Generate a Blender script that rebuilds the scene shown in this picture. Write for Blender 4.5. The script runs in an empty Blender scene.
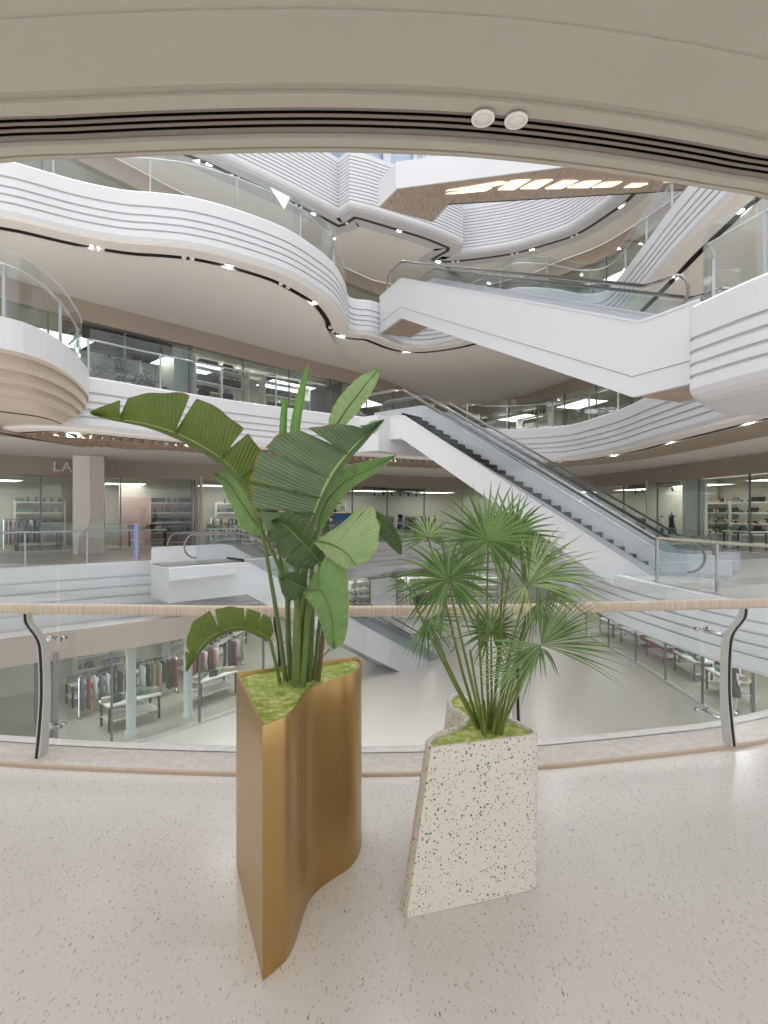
import bpy, bmesh, math, random
from mathutils import Vector as V, Matrix, noise
R = random.Random(7)
C = bpy.context.scene.collection
F = 530.0; CX = 384.0; CY = 512.0; EYE = 1.7
PI = math.pi

# ------------------------------------------------------------------ helpers
def PZ(px, py, z):
    D = (z - EYE) * F / (CY - py)
    return V(((px - CX) * D / F, D, z))
def PD(px, py, D):
    return V(((px - CX) * D / F, D, EYE - (py - CY) * D / F))
def tag(o, label=None, cat=None, group=None, kind=None):
    if label: o['label'] = label
    if cat: o['category'] = cat
    if group: o['group'] = group
    if kind: o['kind'] = kind
    return o
def empty(name, loc, label, cat, group=None, rz=0):
    o = bpy.data.objects.new(name, None); C.objects.link(o)
    o.location = loc; o.rotation_euler = (0, 0, rz); o.empty_display_size = .1
    return tag(o, label, cat, group)
def link(name, bm, mats, parent=None, smooth=False, world=False):
    """one mesh object; with world=True its coordinates are in the world and are moved into the parent's space"""
    if world and parent is not None:
        m = (Matrix.Translation(parent.location) @ parent.rotation_euler.to_matrix().to_4x4()).inverted()
        bm.transform(m)
    me = bpy.data.meshes.new(name); bm.to_mesh(me); bm.free()
    if not isinstance(mats, (list, tuple)): mats = [mats]
    for m_ in mats: me.materials.append(m_)
    if smooth:
        for p in me.polygons: p.use_smooth = True
    o = bpy.data.objects.new(name, me); C.objects.link(o)
    if parent is not None: o.parent = parent
    return o
def recalc(bm):
    bmesh.ops.recalc_face_normals(bm, faces=bm.faces[:]); return bm
def copy_tree(o, parent=None):
    c = o.copy(); C.objects.link(c)
    if parent is not None: c.parent = parent
    for ch in [k for k in CH.get(o.name, [])] if o.name in CH else list(o.children):
        copy_tree(ch, c)
    return c
CH = {}
def place(proto, used, loc, rz, label, cat, group, scale=1.0):
    """first use moves the prototype, later ones copy it"""
    if not used: used.append(1); o = proto
    else: o = copy_tree(proto)
    o.location = loc; o.rotation_euler = (0, 0, rz); o.scale = (scale, scale, scale)
    return tag(o, label, cat, group)
def box(bm, c, s, mi=0, rot=None):
    hx, hy, hz = s[0]/2, s[1]/2, s[2]/2
    vs = []
    for dx, dy, dz in ((-1,-1,-1),(1,-1,-1),(1,1,-1),(-1,1,-1),(-1,-1,1),(1,-1,1),(1,1,1),(-1,1,1)):
        p = V((dx*hx, dy*hy, dz*hz))
        if rot is not None: p = rot @ p
        vs.append(bm.verts.new(p + V(c)))
    for f in ((0,3,2,1),(4,5,6,7),(0,1,5,4),(1,2,6,5),(2,3,7,6),(3,0,4,7)):
        fa = bm.faces.new([vs[i] for i in f]); fa.material_index = mi
    return bm
def rz_m(a): return Matrix.Rotation(a, 3, 'Z')
def tube(bm, pts, r, n=8, mi=0, cap=True, flat=None):
    """swept tube; r a number or a list; flat = (w,h) radii ratio"""
    pts = [V(p) for p in pts]; k = len(pts)
    rs = r if isinstance(r, (list, tuple)) else [r]*k
    rings = []; up = None
    for i, p in enumerate(pts):
        t = (pts[min(i+1, k-1)] - pts[max(i-1, 0)])
        t = t.normalized() if t.length > 1e-9 else V((0,0,1))
        if up is None:
            up = V((0,0,1)) if abs(t.z) < .95 else V((1,0,0))
        s = t.cross(up)
        if s.length < 1e-6: s = t.cross(V((0,1,0)))
        s.normalize(); u = s.cross(t).normalized()
        if abs(t.z) >= .95: up = u
        fw, fh = flat if flat else (1, 1)
        rings.append([bm.verts.new(p + s*math.cos(2*PI*j/n)*rs[i]*fw + u*math.sin(2*PI*j/n)*rs[i]*fh) for j in range(n)])
    for a, b in zip(rings, rings[1:]):
        for j in range(n):
            f = bm.faces.new((a[j], a[(j+1) % n], b[(j+1) % n], b[j])); f.material_index = mi; f.smooth = True
    if cap:
        for rg in (rings[0], rings[-1]):
            try: f = bm.faces.new(rg); f.material_index = mi
            except Exception: pass
    return bm
def lathe(bm, prof, n=16, c=(0,0,0), mi=0):
    rings = []
    for r, z in prof:
        rings.append([bm.verts.new(V((c[0]+r*math.cos(2*PI*j/n), c[1]+r*math.sin(2*PI*j/n), c[2]+z))) for j in range(n)])
    for a, b in zip(rings, rings[1:]):
        for j in range(n):
            f = bm.faces.new((a[j], a[(j+1) % n], b[(j+1) % n], b[j])); f.material_index = mi; f.smooth = True
    for rg in (rings[0], rings[-1]):
        f = bm.faces.new(rg); f.material_index = mi
    return bm
def loft(bm, rows, mi=0, closed=False, smooth=True, mis=None):
    vr = [[bm.verts.new(p) for p in r] for r in rows]
    for k, (a, b) in enumerate(zip(vr, vr[1:])):
        n = len(a)
        for j in range(n if closed else n-1):
            f = bm.faces.new((a[j], a[(j+1) % n], b[(j+1) % n], b[j]))
            f.material_index = mis[k] if mis else mi; f.smooth = smooth
    return vr
def cr(pts, n=12, closed=False):
    """catmull-rom through the points"""
    pts = [V(p) for p in pts]; out = []; k = len(pts)
    rng = range(k) if closed else range(k-1)
    for i in rng:
        g = (lambda q: pts[q % k]) if closed else (lambda q: pts[min(max(q, 0), k-1)])
        p0, p1, p2, p3 = g(i-1), g(i), g(i+1), g(i+2)
        for j in range(n):
            t = j/n
            out.append(.5*((2*p1) + (p2-p0)*t + (2*p0-5*p1+4*p2-p3)*t*t + (3*p1-p0-3*p2+p3)*t*t*t))
    if not closed: out.append(pts[-1])
    return out
def resample(pts, n):
    pts = [V(p) for p in pts]; L = [0]
    for a, b in zip(pts, pts[1:]): L.append(L[-1] + (b-a).length)
    out = []; j = 0
    for i in range(n):
        s = L[-1]*i/(n-1)
        while j < len(pts)-2 and L[j+1] < s: j += 1
        d = L[j+1]-L[j]
        t = (s-L[j])/d if d > 1e-9 else 0
        out.append(pts[j].lerp(pts[j+1], min(max(t, 0), 1)))
    return out
def length(pts): return sum((b-a).length for a, b in zip(pts, pts[1:]))
def at_s(pts, s):
    for a, b in zip(pts, pts[1:]):
        d = (b-a).length
        if s <= d and d > 0: return a.lerp(b, s/d), (b-a).normalized()
        s -= d
    return pts[-1].copy(), (pts[-1]-pts[-2]).normalized()
def normals2(pts):
    """left-hand horizontal normals with mitre"""
    out = []
    for i in range(len(pts)):
        a = pts[max(i-1, 0)]; b = pts[i]; c = pts[min(i+1, len(pts)-1)]
        d1 = (b-a); d2 = (c-b); d1.z = d2.z = 0
        if d1.length < 1e-9: d1 = d2
        if d2.length < 1e-9: d2 = d1
        d1 = d1.normalized(); d2 = d2.normalized()
        n1 = V((-d1.y, d1.x, 0)); n2 = V((-d2.y, d2.x, 0))
        m = n1+n2
        if m.length < 1e-6: m = n1
        m.normalize(); m = m / max(.8, m.dot(n1))
        out.append(m)
    return out
def offs(pts, d, z=None):
    ns = normals2(pts)
    return [V((p.x+n.x*d, p.y+n.y*d, p.z if z is None else z)) for p, n in zip(pts, ns)]
def prism(bm, poly, z0, z1, mi=0):
    b = [bm.verts.new((p[0], p[1], z0)) for p in poly]; t = [bm.verts.new((p[0], p[1], z1)) for p in poly]
    n = len(poly)
    for j in range(n):
        f = bm.faces.new((b[j], b[(j+1) % n], t[(j+1) % n], t[j])); f.material_index = mi
    f = bm.faces.new(t); f.material_index = mi; f = bm.faces.new(b[::-1]); f.material_index = mi
    return bm

# ------------------------------------------------------------------ materials
def nt(name):
    m = bpy.data.materials.new(name); m.use_nodes = True
    t = m.node_tree; b = t.nodes['Principled BSDF']
    return m, t, b
def lin(c):
    return tuple(((x/255)/12.92 if x/255 <= .04045 else ((x/255+.055)/1.055)**2.4) for x in c) + (1,)
def mat(name, rgb, rough=.5, metal=0, bump=0, bscale=20, var=0, spec=.5, coat=0, emit=0):
    m, t, b = nt(name)
    b.inputs['Base Color'].default_value = lin(rgb); b.inputs['Roughness'].default_value = rough
    b.inputs['Metallic'].default_value = metal; b.inputs['Specular IOR Level'].default_value = spec
    b.inputs['Coat Weight'].default_value = coat
    co = t.nodes.new('ShaderNodeTexCoord')
    nz = t.nodes.new('ShaderNodeTexNoise'); nz.inputs['Scale'].default_value = bscale
    nz.inputs['Detail'].default_value = 4
    t.links.new(co.outputs['Object'], nz.inputs['Vector'])
    if var:
        mx = t.nodes.new('ShaderNodeMix'); mx.data_type = 'RGBA'
        c = lin(rgb); mx.inputs[6].default_value = tuple(x*(1-var) for x in c[:3]) + (1,)
        mx.inputs[7].default_value = tuple(min(1, x*(1+var)) for x in c[:3]) + (1,)
        t.links.new(nz.outputs['Fac'], mx.inputs[0]); t.links.new(mx.outputs[2], b.inputs['Base Color'])
    if bump:
        bp = t.nodes.new('ShaderNodeBump'); bp.inputs['Strength'].default_value = bump; bp.inputs['Distance'].default_value = .01
        t.links.new(nz.outputs['Fac'], bp.inputs['Height']); t.links.new(bp.outputs[0], b.inputs['Normal'])
    if emit:
        b.inputs['Emission Color'].default_value = lin(rgb); b.inputs['Emission Strength'].default_value = emit
    return m
def glass_mat(name, tint, clear, refl=.9, rough=.02):
    m = bpy.data.materials.new(name); m.use_nodes = True; t = m.node_tree; t.nodes.clear()
    out = t.nodes.new('ShaderNodeOutputMaterial'); tr = t.nodes.new('ShaderNodeBsdfTransparent')
    gl = t.nodes.new('ShaderNodeBsdfGlossy'); mx = t.nodes.new('ShaderNodeMixShader')
    fr = t.nodes.new('ShaderNodeLayerWeight'); fr.inputs['Blend'].default_value = .5
    pw = t.nodes.new('ShaderNodeMath'); pw.operation = 'POWER'; pw.inputs[1].default_value = 4
    mu = t.nodes.new('ShaderNodeMath'); mu.operation = 'MULTIPLY_ADD'; mu.inputs[1].default_value = .7*refl; mu.inputs[2].default_value = .035*refl
    t.links.new(fr.outputs['Facing'], pw.inputs[0])
    tr.inputs['Color'].default_value = tuple(x*clear for x in tint) + (1,)
    gl.inputs['Roughness'].default_value = rough; gl.inputs['Color'].default_value = (1, 1, 1, 1)
    t.links.new(pw.outputs[0], mu.inputs[0]); t.links.new(mu.outputs[0], mx.inputs[0])
    t.links.new(tr.outputs[0], mx.inputs[1]); t.links.new(gl.outputs[0], mx.inputs[2])
    t.links.new(mx.outputs[0], out.inputs[0]); return m
def terrazzo(name, base, chips, rough, scale, stretch=1, coat=0):
    """chips: list of (rgb, amount)"""
    m, t, b = nt(name)
    N = t.nodes; L = t.links
    co = N.new('ShaderNodeTexCoord'); col = None
    b.inputs['Roughness'].default_value = rough; b.inputs['Coat Weight'].default_value = coat
    prev = N.new('ShaderNodeRGB'); prev.outputs[0].default_value = lin(base); pv = prev.outputs[0]
    nz = N.new('ShaderNodeTexNoise'); nz.inputs['Scale'].default_value = 1.3; nz.inputs['Detail'].default_value = 5
    L.new(co.outputs['Object'], nz.inputs['Vector'])
    mx = N.new('ShaderNodeMix'); mx.data_type = 'RGBA'; L.new(nz.outputs['Fac'], mx.inputs[0])
    mx.inputs[6].default_value = tuple(x*.95 for x in lin(base)[:3])+(1,); mx.inputs[7].default_value = tuple(min(1, x*1.04) for x in lin(base)[:3])+(1,)
    pv = mx.outputs[2]
    for i, (rgb, sc, frac, size) in enumerate(chips):
        mp = N.new('ShaderNodeMapping'); mp.inputs['Location'].default_value = (3.1*i, 1.7*i, .9*i); mp.inputs['Rotation'].default_value = (0, 0, .9*i+.4); mp.inputs['Scale'].default_value = (1, stretch, 1)
        L.new(co.outputs['Object'], mp.inputs['Vector'])
        n2 = N.new('ShaderNodeTexNoise'); n2.inputs['Scale'].default_value = sc*1.7; n2.inputs['Detail'].default_value = 2
        L.new(mp.outputs[0], n2.inputs['Vector'])
        sub = N.new('ShaderNodeVectorMath'); sub.operation = 'SCALE'; sub.inputs['Scale'].default_value = .55/sc
        L.new(n2.outputs['Color'], sub.inputs[0])
        add = N.new('ShaderNodeVectorMath'); add.operation = 'ADD'; L.new(mp.outputs[0], add.inputs[0]); L.new(sub.outputs[0], add.inputs[1])
        vo = N.new('ShaderNodeTexVoronoi'); vo.inputs['Scale'].default_value = sc; L.new(add.outputs[0], vo.inputs['Vector'])
        sp = N.new('ShaderNodeSeparateColor'); L.new(vo.outputs['Color'], sp.inputs[0])
        a = N.new('ShaderNodeMath'); a.operation = 'LESS_THAN'; a.inputs[1].default_value = frac; L.new(sp.outputs[0], a.inputs[0])
        sz = N.new('ShaderNodeMath'); sz.operation = 'MULTIPLY'; sz.inputs[1].default_value = size; L.new(sp.outputs[1], sz.inputs[0])
        d = N.new('ShaderNodeMath'); d.operation = 'LESS_THAN'; L.new(vo.outputs['Distance'], d.inputs[0]); L.new(sz.outputs[0], d.inputs[1])
        mu = N.new('ShaderNodeMath'); mu.operation = 'MULTIPLY'; L.new(a.outputs[0], mu.inputs[0]); L.new(d.outputs[0], mu.inputs[1])
        x = N.new('ShaderNodeMix'); x.data_type = 'RGBA'; L.new(mu.outputs[0], x.inputs[0]); L.new(pv, x.inputs[6]); x.inputs[7].default_value = lin(rgb)
        pv = x.outputs[2]
    L.new(pv, b.inputs['Base Color']); return m
def wood(name, c1, c2, scale=(1,1,1), rough=.5, coord='Object', det=8, ns=6):
    m, t, b = nt(name); N = t.nodes; L = t.links
    co = N.new('ShaderNodeTexCoord'); mp = N.new('ShaderNodeMapping'); mp.inputs['Scale'].default_value = scale
    L.new(co.outputs[coord], mp.inputs[0]); nz = N.new('ShaderNodeTexNoise'); nz.inputs['Scale'].default_value = ns; nz.inputs['Detail'].default_value = det
    L.new(mp.outputs[0], nz.inputs['Vector']); rp = N.new('ShaderNodeValToRGB'); L.new(nz.outputs['Fac'], rp.inputs[0])
    rp.color_ramp.elements[0].position = .35; rp.color_ramp.elements[1].position = .65
    rp.color_ramp.elements[0].color = lin(c1); rp.color_ramp.elements[1].color = lin(c2)
    L.new(rp.outputs[0], b.inputs['Base Color']); b.inputs['Roughness'].default_value = rough; return m
def leaf_mat(name, c1, c2, freq, rib=.5, trans=.25, rough=.42, edge=None):
    """uv.x runs along the midrib, uv.y across (0.5 = midrib)"""
    m, t, b = nt(name); N = t.nodes; L = t.links
    uv = N.new('ShaderNodeUVMap'); sep = N.new('ShaderNodeSeparateXYZ'); L.new(uv.outputs[0], sep.inputs[0])
    ab = N.new('ShaderNodeMath'); ab.operation = 'SUBTRACT'; ab.inputs[1].default_value = .5; L.new(sep.outputs[1], ab.inputs[0])
    ab2 = N.new('ShaderNodeMath'); ab2.operation = 'ABSOLUTE'; L.new(ab.outputs[0], ab2.inputs[0])
    # veins sweep slightly forward
    v1 = N.new('ShaderNodeMath'); v1.operation = 'MULTIPLY'; v1.inputs[1].default_value = -.12; L.new(ab2.outputs[0], v1.inputs[0])
    v2 = N.new('ShaderNodeMath'); v2.operation = 'ADD'; L.new(sep.outputs[0], v2.inputs[0]); L.new(v1.outputs[0], v2.inputs[1])
    v3 = N.new('ShaderNodeMath'); v3.operation = 'MULTIPLY'; v3.inputs[1].default_value = freq*2*PI; L.new(v2.outputs[0], v3.inputs[0])
    sn = N.new('ShaderNodeMath'); sn.operation = 'SINE'; L.new(v3.outputs[0], sn.inputs[0])
    mr = N.new('ShaderNodeMapRange'); mr.inputs[1].default_value = -1; L.new(sn.outputs[0], mr.inputs[0])
    nz = N.new('ShaderNodeTexNoise'); nz.inputs['Scale'].default_value = 9; nz.inputs['Detail'].default_value = 3
    co = N.new('ShaderNodeTexCoord'); L.new(co.outputs['Object'], nz.inputs['Vector'])
    av = N.new('ShaderNodeMath'); av.operation = 'MULTIPLY_ADD'; av.inputs[1].default_value = .35
    L.new(mr.outputs[0], av.inputs[0]); L.new(nz.outputs['Fac'], av.inputs[2])
    mx = N.new('ShaderNodeMix'); mx.data_type = 'RGBA'; mx.inputs[6].default_value = lin(c1); mx.inputs[7].default_value = lin(c2)
    L.new(av.outputs[0], mx.inputs[0])
    # pale midrib
    lt = N.new('ShaderNodeMath'); lt.operation = 'LESS_THAN'; lt.inputs[1].default_value = .022; L.new(ab2.outputs[0], lt.inputs[0])
    m2 = N.new('ShaderNodeMix'); m2.data_type = 'RGBA'; L.new(lt.outputs[0], m2.inputs[0]); L.new(mx.outputs[2], m2.inputs[6]); m2.inputs[7].default_value = lin((168, 190, 120))
    colo = m2.outputs[2]
    if edge:
        gt = N.new('ShaderNodeMath'); gt.operation = 'GREATER_THAN'; gt.inputs[1].default_value = .488; L.new(ab2.outputs[0], gt.inputs[0])
        m3 = N.new('ShaderNodeMix'); m3.data_type = 'RGBA'; L.new(gt.outputs[0], m3.inputs[0]); L.new(colo, m3.inputs[6]); m3.inputs[7].default_value = lin(edge)
        colo = m3.outputs[2]
    L.new(colo, b.inputs['Base Color']); b.inputs['Roughness'].default_value = rough
    bp = N.new('ShaderNodeBump'); bp.inputs['Strength'].default_value = rib; bp.inputs['Distance'].default_value = .004
    L.new(mr.outputs[0], bp.inputs['Height']); L.new(bp.outputs[0], b.inputs['Normal'])
    tl = N.new('ShaderNodeBsdfTranslucent'); L.new(colo, tl.inputs['Color'])
    ms = N.new('ShaderNodeMixShader'); ms.inputs[0].default_value = trans
    L.new(b.outputs[0], ms.inputs[1]); L.new(tl.outputs[0], ms.inputs[2])
    L.new(ms.outputs[0], N['Material Output'].inputs[0]); return m

M = {}
M['white'] = mat('white_panel', (202, 203, 207), .45, var=.02, bscale=.6)
M['cream'] = mat('cream_plaster', (234, 230, 225), .6, var=.02, bscale=.4)
M['ceil'] = mat('beige_ceiling', (184, 177, 166), .55, var=.02, bscale=1.2)
M['coved'] = mat('cove_shade_beige', (202, 190, 178), .6)  # beige tone that also paints shade into the stepped coves
M['brown'] = mat('bulkhead_brown', (170, 156, 144), .5, var=.04, bscale=.8)
M['dark'] = mat('dark_track', (60, 58, 56), .4)
M['black'] = mat('black_paint', (24, 24, 25), .6, bump=.1, bscale=3)
M['slot'] = mat('slot_black', (34, 31, 28), .8, spec=.1)
M['fin'] = mat('slot_fin', (132, 124, 116), .6)
M['woodsoffit'] = wood('wood_soffit', (150, 130, 115), (186, 168, 152), (.35, 5, 1), .5, ns=5)
M['handwood'] = wood('handrail_wood', (186, 168, 148), (218, 204, 188), (90, .2, .2), .4, 'UV', 4, 1)
M['metal'] = mat('brushed_steel', (176, 176, 176), .32, .85, bump=.05, bscale=60)
M['chrome'] = mat('polished_steel', (200, 200, 202), .12, 1)
M['satin'] = mat('satin_grey_metal', (196, 195, 192), .4, .2)
M['greymet'] = mat('grey_metal', (120, 120, 122), .4, .6)
M['rubber'] = mat('handrail_rubber', (112, 110, 108), .35)
M['glass'] = glass_mat('rail_glass', (.94, .97, .98), .97, .9)
M['shopglass'] = glass_mat('shop_glass', (.90, .94, .94), .94, 1.0)
M['edgeglass'] = mat('glass_edge', (222, 230, 228), .15)
M['floor'] = terrazzo('terrazzo_floor', (212, 208, 204), [((190,188,182), 95, .42, .40), ((150,148,142), 110, .09, .36), ((180,176,170), 80, .22, .36), ((128,130,128), 72, .06, .28), ((202,197,188), 70, .3, .4), ((162,158,152), 95, .10, .34)], .22, 1, stretch=.42)
M['marble'] = mat('atrium_floor', (184, 178, 171), .3, var=.03, bscale=.25)
M['curb'] = mat('curb_marble', (200, 192, 186), .3, var=.30, bscale=22)
M['curbedge'] = mat('curb_edge', (186, 168, 150), .4, var=.1, bscale=30)
M['pot'] = terrazzo('terrazzo_pot', (220, 214, 205), [((84,86,78), 90, .28, .38), ((92,146,96), 60, .26, .40), ((150,142,128), 110, .40, .42), ((82,112,86), 78, .22, .38)], .5, 1)
M['shop_white'] = mat('shop_wall_white', (204, 200, 186), .6)
M['shop_pink'] = mat('shop_wall_pink', (206, 172, 166), .6)
M['shop_grey'] = mat('shop_wall_grey', (120, 120, 122), .6)
M['shop_floor'] = mat('shop_floor', (190, 182, 168), .25, var=.05, bscale=2)
M['lamp'] = mat('lamp_panel', (250, 244, 232), .5, emit=.25)
M['warmlamp'] = mat('warm_slot_lamp', (255, 226, 180), .5, emit=1.6)
M['sky'] = mat('clerestory_glazing', (170, 184, 204), .2)
M['yellow'] = mat('mustard_fabric', (196, 160, 60), .8)
M['sign'] = mat('sign_white', (240, 238, 232), .4)
M['blue'] = mat('blue_print', (70, 120, 180), .5)
M['redp'] = mat('red_print', (170, 50, 48), .5)
M['lav'] = mat('lavender_panel', (160, 160, 205), .4)
M['screen'] = mat('poster_paper', (218, 222, 226), .4, var=.1, bscale=3)
M['potdark'] = mat('dark_pot', (70, 70, 68), .6)
M['bush'] = mat('bush_green', (92, 104, 78), .7, var=.4, bscale=30)
CL = [mat('fabric_%s' % n, c, .8) for n, c in (('charcoal',(52,52,56)),('white',(220,218,214)),('slate',(92,108,124)),('black',(26,26,28)),('beige',(186,170,146)),('sage',(120,140,120)),('red',(150,56,50)),('grey',(140,140,142)))]

def gold():
    m, t, b = nt('brushed_gold'); N = t.nodes; L = t.links
    b.inputs['Metallic'].default_value = .92; b.inputs['Roughness'].default_value = .34
    co = N.new('ShaderNodeTexCoord'); mp = N.new('ShaderNodeMapping'); mp.inputs['Scale'].default_value = (1.5, 1.5, 260)
    L.new(co.outputs['Object'], mp.inputs[0]); nz = N.new('ShaderNodeTexNoise'); nz.inputs['Scale'].default_value = 1.5; nz.inputs['Detail'].default_value = 3
    L.new(mp.outputs[0], nz.inputs['Vector'])
    mx = N.new('ShaderNodeMix'); mx.data_type = 'RGBA'; mx.inputs[6].default_value = lin((184, 150, 98)); mx.inputs[7].default_value = lin((192, 160, 108))
    L.new(nz.outputs['Fac'], mx.inputs[0]); L.new(mx.outputs[2], b.inputs['Base Color'])
    bp = N.new('ShaderNodeBump'); bp.inputs['Strength'].default_value = .06; bp.inputs['Distance'].default_value = .002
    L.new(nz.outputs['Fac'], bp.inputs['Height']); L.new(bp.outputs[0], b.inputs['Normal']); return m
M['gold'] = gold()
def moss():
    m, t, b = nt('moss'); N = t.nodes; L = t.links
    co = N.new('ShaderNodeTexCoord'); nz = N.new('ShaderNodeTexNoise'); nz.inputs['Scale'].default_value = 26; nz.inputs['Detail'].default_value = 8
    L.new(co.outputs['Object'], nz.inputs['Vector']); rp = N.new('ShaderNodeValToRGB'); L.new(nz.outputs['Fac'], rp.inputs[0])
    e = rp.color_ramp.elements; e[0].position = .32; e[0].color = lin((150, 168, 80)); e[1].position = .66; e[1].color = lin((222, 222, 162))
    x = rp.color_ramp.elements.new(.5); x.color = lin((178, 196, 98))
    L.new(rp.outputs[0], b.inputs['Base Color']); b.inputs['Roughness'].default_value = .95
    n2 = N.new('ShaderNodeTexNoise'); n2.inputs['Scale'].default_value = 160; n2.inputs['Detail'].default_value = 4; L.new(co.outputs['Object'], n2.inputs['Vector'])
    bp = N.new('ShaderNodeBump'); bp.inputs['Strength'].default_value = .9; bp.inputs['Distance'].default_value = .006
    L.new(n2.outputs['Fac'], bp.inputs['Height']); L.new(bp.outputs[0], b.inputs['Normal']); return m
M['moss'] = moss()
BL = {
 'dark': leaf_mat('banana_leaf_dark', (58, 82, 46), (86, 112, 66), 46, .5, .18, edge=(130, 104, 60)),
 'olive': leaf_mat('banana_leaf_olive', (72, 96, 32), (104, 126, 50), 60, .5, .2, edge=(120, 92, 48)),
 'grey': leaf_mat('banana_leaf_matt', (84, 106, 76), (112, 134, 98), 50, .6, .15, edge=(140, 120, 70)),
 'light': leaf_mat('banana_leaf_light', (120, 152, 96), (172, 198, 144), 40, .45, .3, edge=(180, 176, 96)),
 'mid': leaf_mat('banana_leaf_mid', (86, 122, 66), (134, 168, 104), 40, .5, .25, edge=(160, 160, 80)),
}
M['stem'] = mat('banana_stem', (96, 116, 62), .5, var=.25, bscale=14, bump=.15)
M['stemdark'] = mat('banana_stem_brown', (96, 84, 52), .5, var=.3, bscale=14, bump=.15)
PL = {
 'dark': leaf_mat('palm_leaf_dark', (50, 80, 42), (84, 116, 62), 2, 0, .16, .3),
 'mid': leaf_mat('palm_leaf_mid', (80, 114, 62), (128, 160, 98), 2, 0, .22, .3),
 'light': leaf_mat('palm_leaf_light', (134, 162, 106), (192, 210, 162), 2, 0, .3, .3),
}
M['pstem'] = mat('palm_stalk', (104, 118, 48), .45, var=.3, bscale=18)

# ------------------------------------------------------------------ camera, world
cam = bpy.data.cameras.new('camera'); co = bpy.data.objects.new('camera', cam); C.objects.link(co)
co.location = (0, 0, EYE); co.rotation_euler = (PI/2, 0, 0)
cam.sensor_fit = 'HORIZONTAL'; cam.sensor_width = 36; cam.lens = 36*F/768; cam.clip_start = .05; cam.clip_end = 300
bpy.context.scene.camera = co
w = bpy.data.worlds.new('world'); bpy.context.scene.world = w; w.use_nodes = True
wt = w.node_tree; bg = wt.nodes['Background']
tc = wt.nodes.new('ShaderNodeTexCoord'); sx = wt.nodes.new('ShaderNodeSeparateXYZ'); wt.links.new(tc.outputs['Generated'], sx.inputs[0])
wr = wt.nodes.new('ShaderNodeValToRGB'); mr = wt.nodes.new('ShaderNodeMapRange'); mr.inputs[1].default_value = -1
wt.links.new(sx.outputs[2], mr.inputs[0]); wt.links.new(mr.outputs[0], wr.inputs[0])
e = wr.color_ramp.elements; e[0].position = .0; e[0].color = (.78, .77, .76, 1); e[1].position = 1; e[1].color = (.84, .86, .90, 1)
x = e.new(.48); x.color = (.84, .83, .82, 1); x = e.new(.6); x.color = (.84, .84, .84, 1)
wt.links.new(wr.outputs[0], bg.inputs[0]); bg.inputs[1].default_value = .86
sc = bpy.context.scene
sc.view_settings.view_transform = 'Standard'; sc.view_settings.look = 'None'; sc.view_settings.gamma = 1
sc.view_settings.use_curve_mapping = False; sc.view_settings.exposure = 0.95
try: sc.cycles.transparent_max_bounces = 16
except Exception: pass
def area(name, loc, rot, size, power, color=(1,1,1), sy=None):
    l = bpy.data.lights.new(name, 'AREA'); l.energy = power; l.size = size; l.color = color
    if sy: l.shape = 'RECTANGLE'; l.size_y = sy
    o = bpy.data.objects.new(name, l); C.objects.link(o); o.location = loc; o.rotation_euler = rot; return o

# ------------------------------------------------------------------ outlines of the atrium edge on each level
def w2(pts): return [V((x, y, 0)) for x, y in pts]
def pxs(pts, z): 
    out = []
    for x, y in pts:
        p = PZ(x, y, z); out.append(V((p.x, p.y, 0)))
    return out
# level 0 near edge (our own balcony): inner edge of the stone curb
near = w2([(-6.4, 4.5), (-5.0, 4.02), (-3.8, 3.74)]) + pxs([(0,766),(60,770),(150,774),(260,777),(380,777),(450,775),(540,770),(620,762),(700,753),(768,743)], 0) + w2([(3.8, 4.32), (4.9, 4.9), (6.2, 5.9)])
NEAR = resample(cr(near, 8), 90)
ESC_A = dict(top=V((.58, 19.1, 0)), bot=V((6.9, 13.85, 0)))
EDGE0 = resample(cr(w2([(-16, 11.5), (-13.4, 14.0), (-11.45, 15.8), (-8.9, 17.9), (-6.8, 18.9), (-5.0, 18.7), (-4.0, 20.4), (-3.0, 24.2), (-1.4, 28.4), (2, 30), (5.6, 28.6), (6.7, 24), (6.5, 18.5), (6.25, 14.8), (6.35, 12.3), (6.9, 9.6), (8.2, 7.4)]), 10), 200)
EDGE1 = resample(cr(w2([(-10.2, 13.6), (-8.8, 13.3)]) + pxs([(90,378),(150,388),(200,396),(260,405),(330,414),(380,419),(430,424),(494,430),(560,427),(600,417),(625,408),(648,397),(700,374),(768,345)], 5.2), 10), 200)
NOSE1 = resample(cr(w2([(-12.5, 7.9), (-9.6, 7.9), (-7.9, 8.5), (-6.95, 9.5), (-6.66, 10.0), (-6.67, 10.9), (-7.0, 12.2), (-7.7, 13.8), (-9.2, 15.4)]), 10), 70)
NEAR1 = resample(w2([(6.6, 10.6), (5.7, 9.7)]) + cr(w2([(5.38, 9.32), (5.26, 9.1), (5.3, 8.85), (5.62, 7.76), (6.3, 6.6), (7.6, 5.6)]), 8), 60)
EDGE2 = resample(cr(w2([(-13, 12.2), (-10.8, 12.6)]) + pxs([(6,161),(29,167),(78,181),(122,190),(156,193),(193,198),(237,210),(286,229),(317,249),(335,265),(345,283)], 10.4) + w2([(-1.45, 21.2), (-1.2, 21.7), (-.35, 22.0), (1.2, 23.6), (3.0, 23.0), (4.4, 21.4), (5.1, 20.6), (6.6, 20.7), (8.1, 21.2), (8.75, 20.6), (8.5, 17.5), (8.15, 14.5), (8.0, 11), (8.2, 7.5)]), 10), 260)
TR3 = pxs([(140,138),(200,160),(231,174),(275,194),(317,214.6),(340.5,227),(355,217),(400,230.5),(427,239),(451,249),(431,260),(454,261.4),(511,254),(549,243.7),(577,234),(609,214),(632,196),(650,170)], 14.2)
E3 = []
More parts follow.
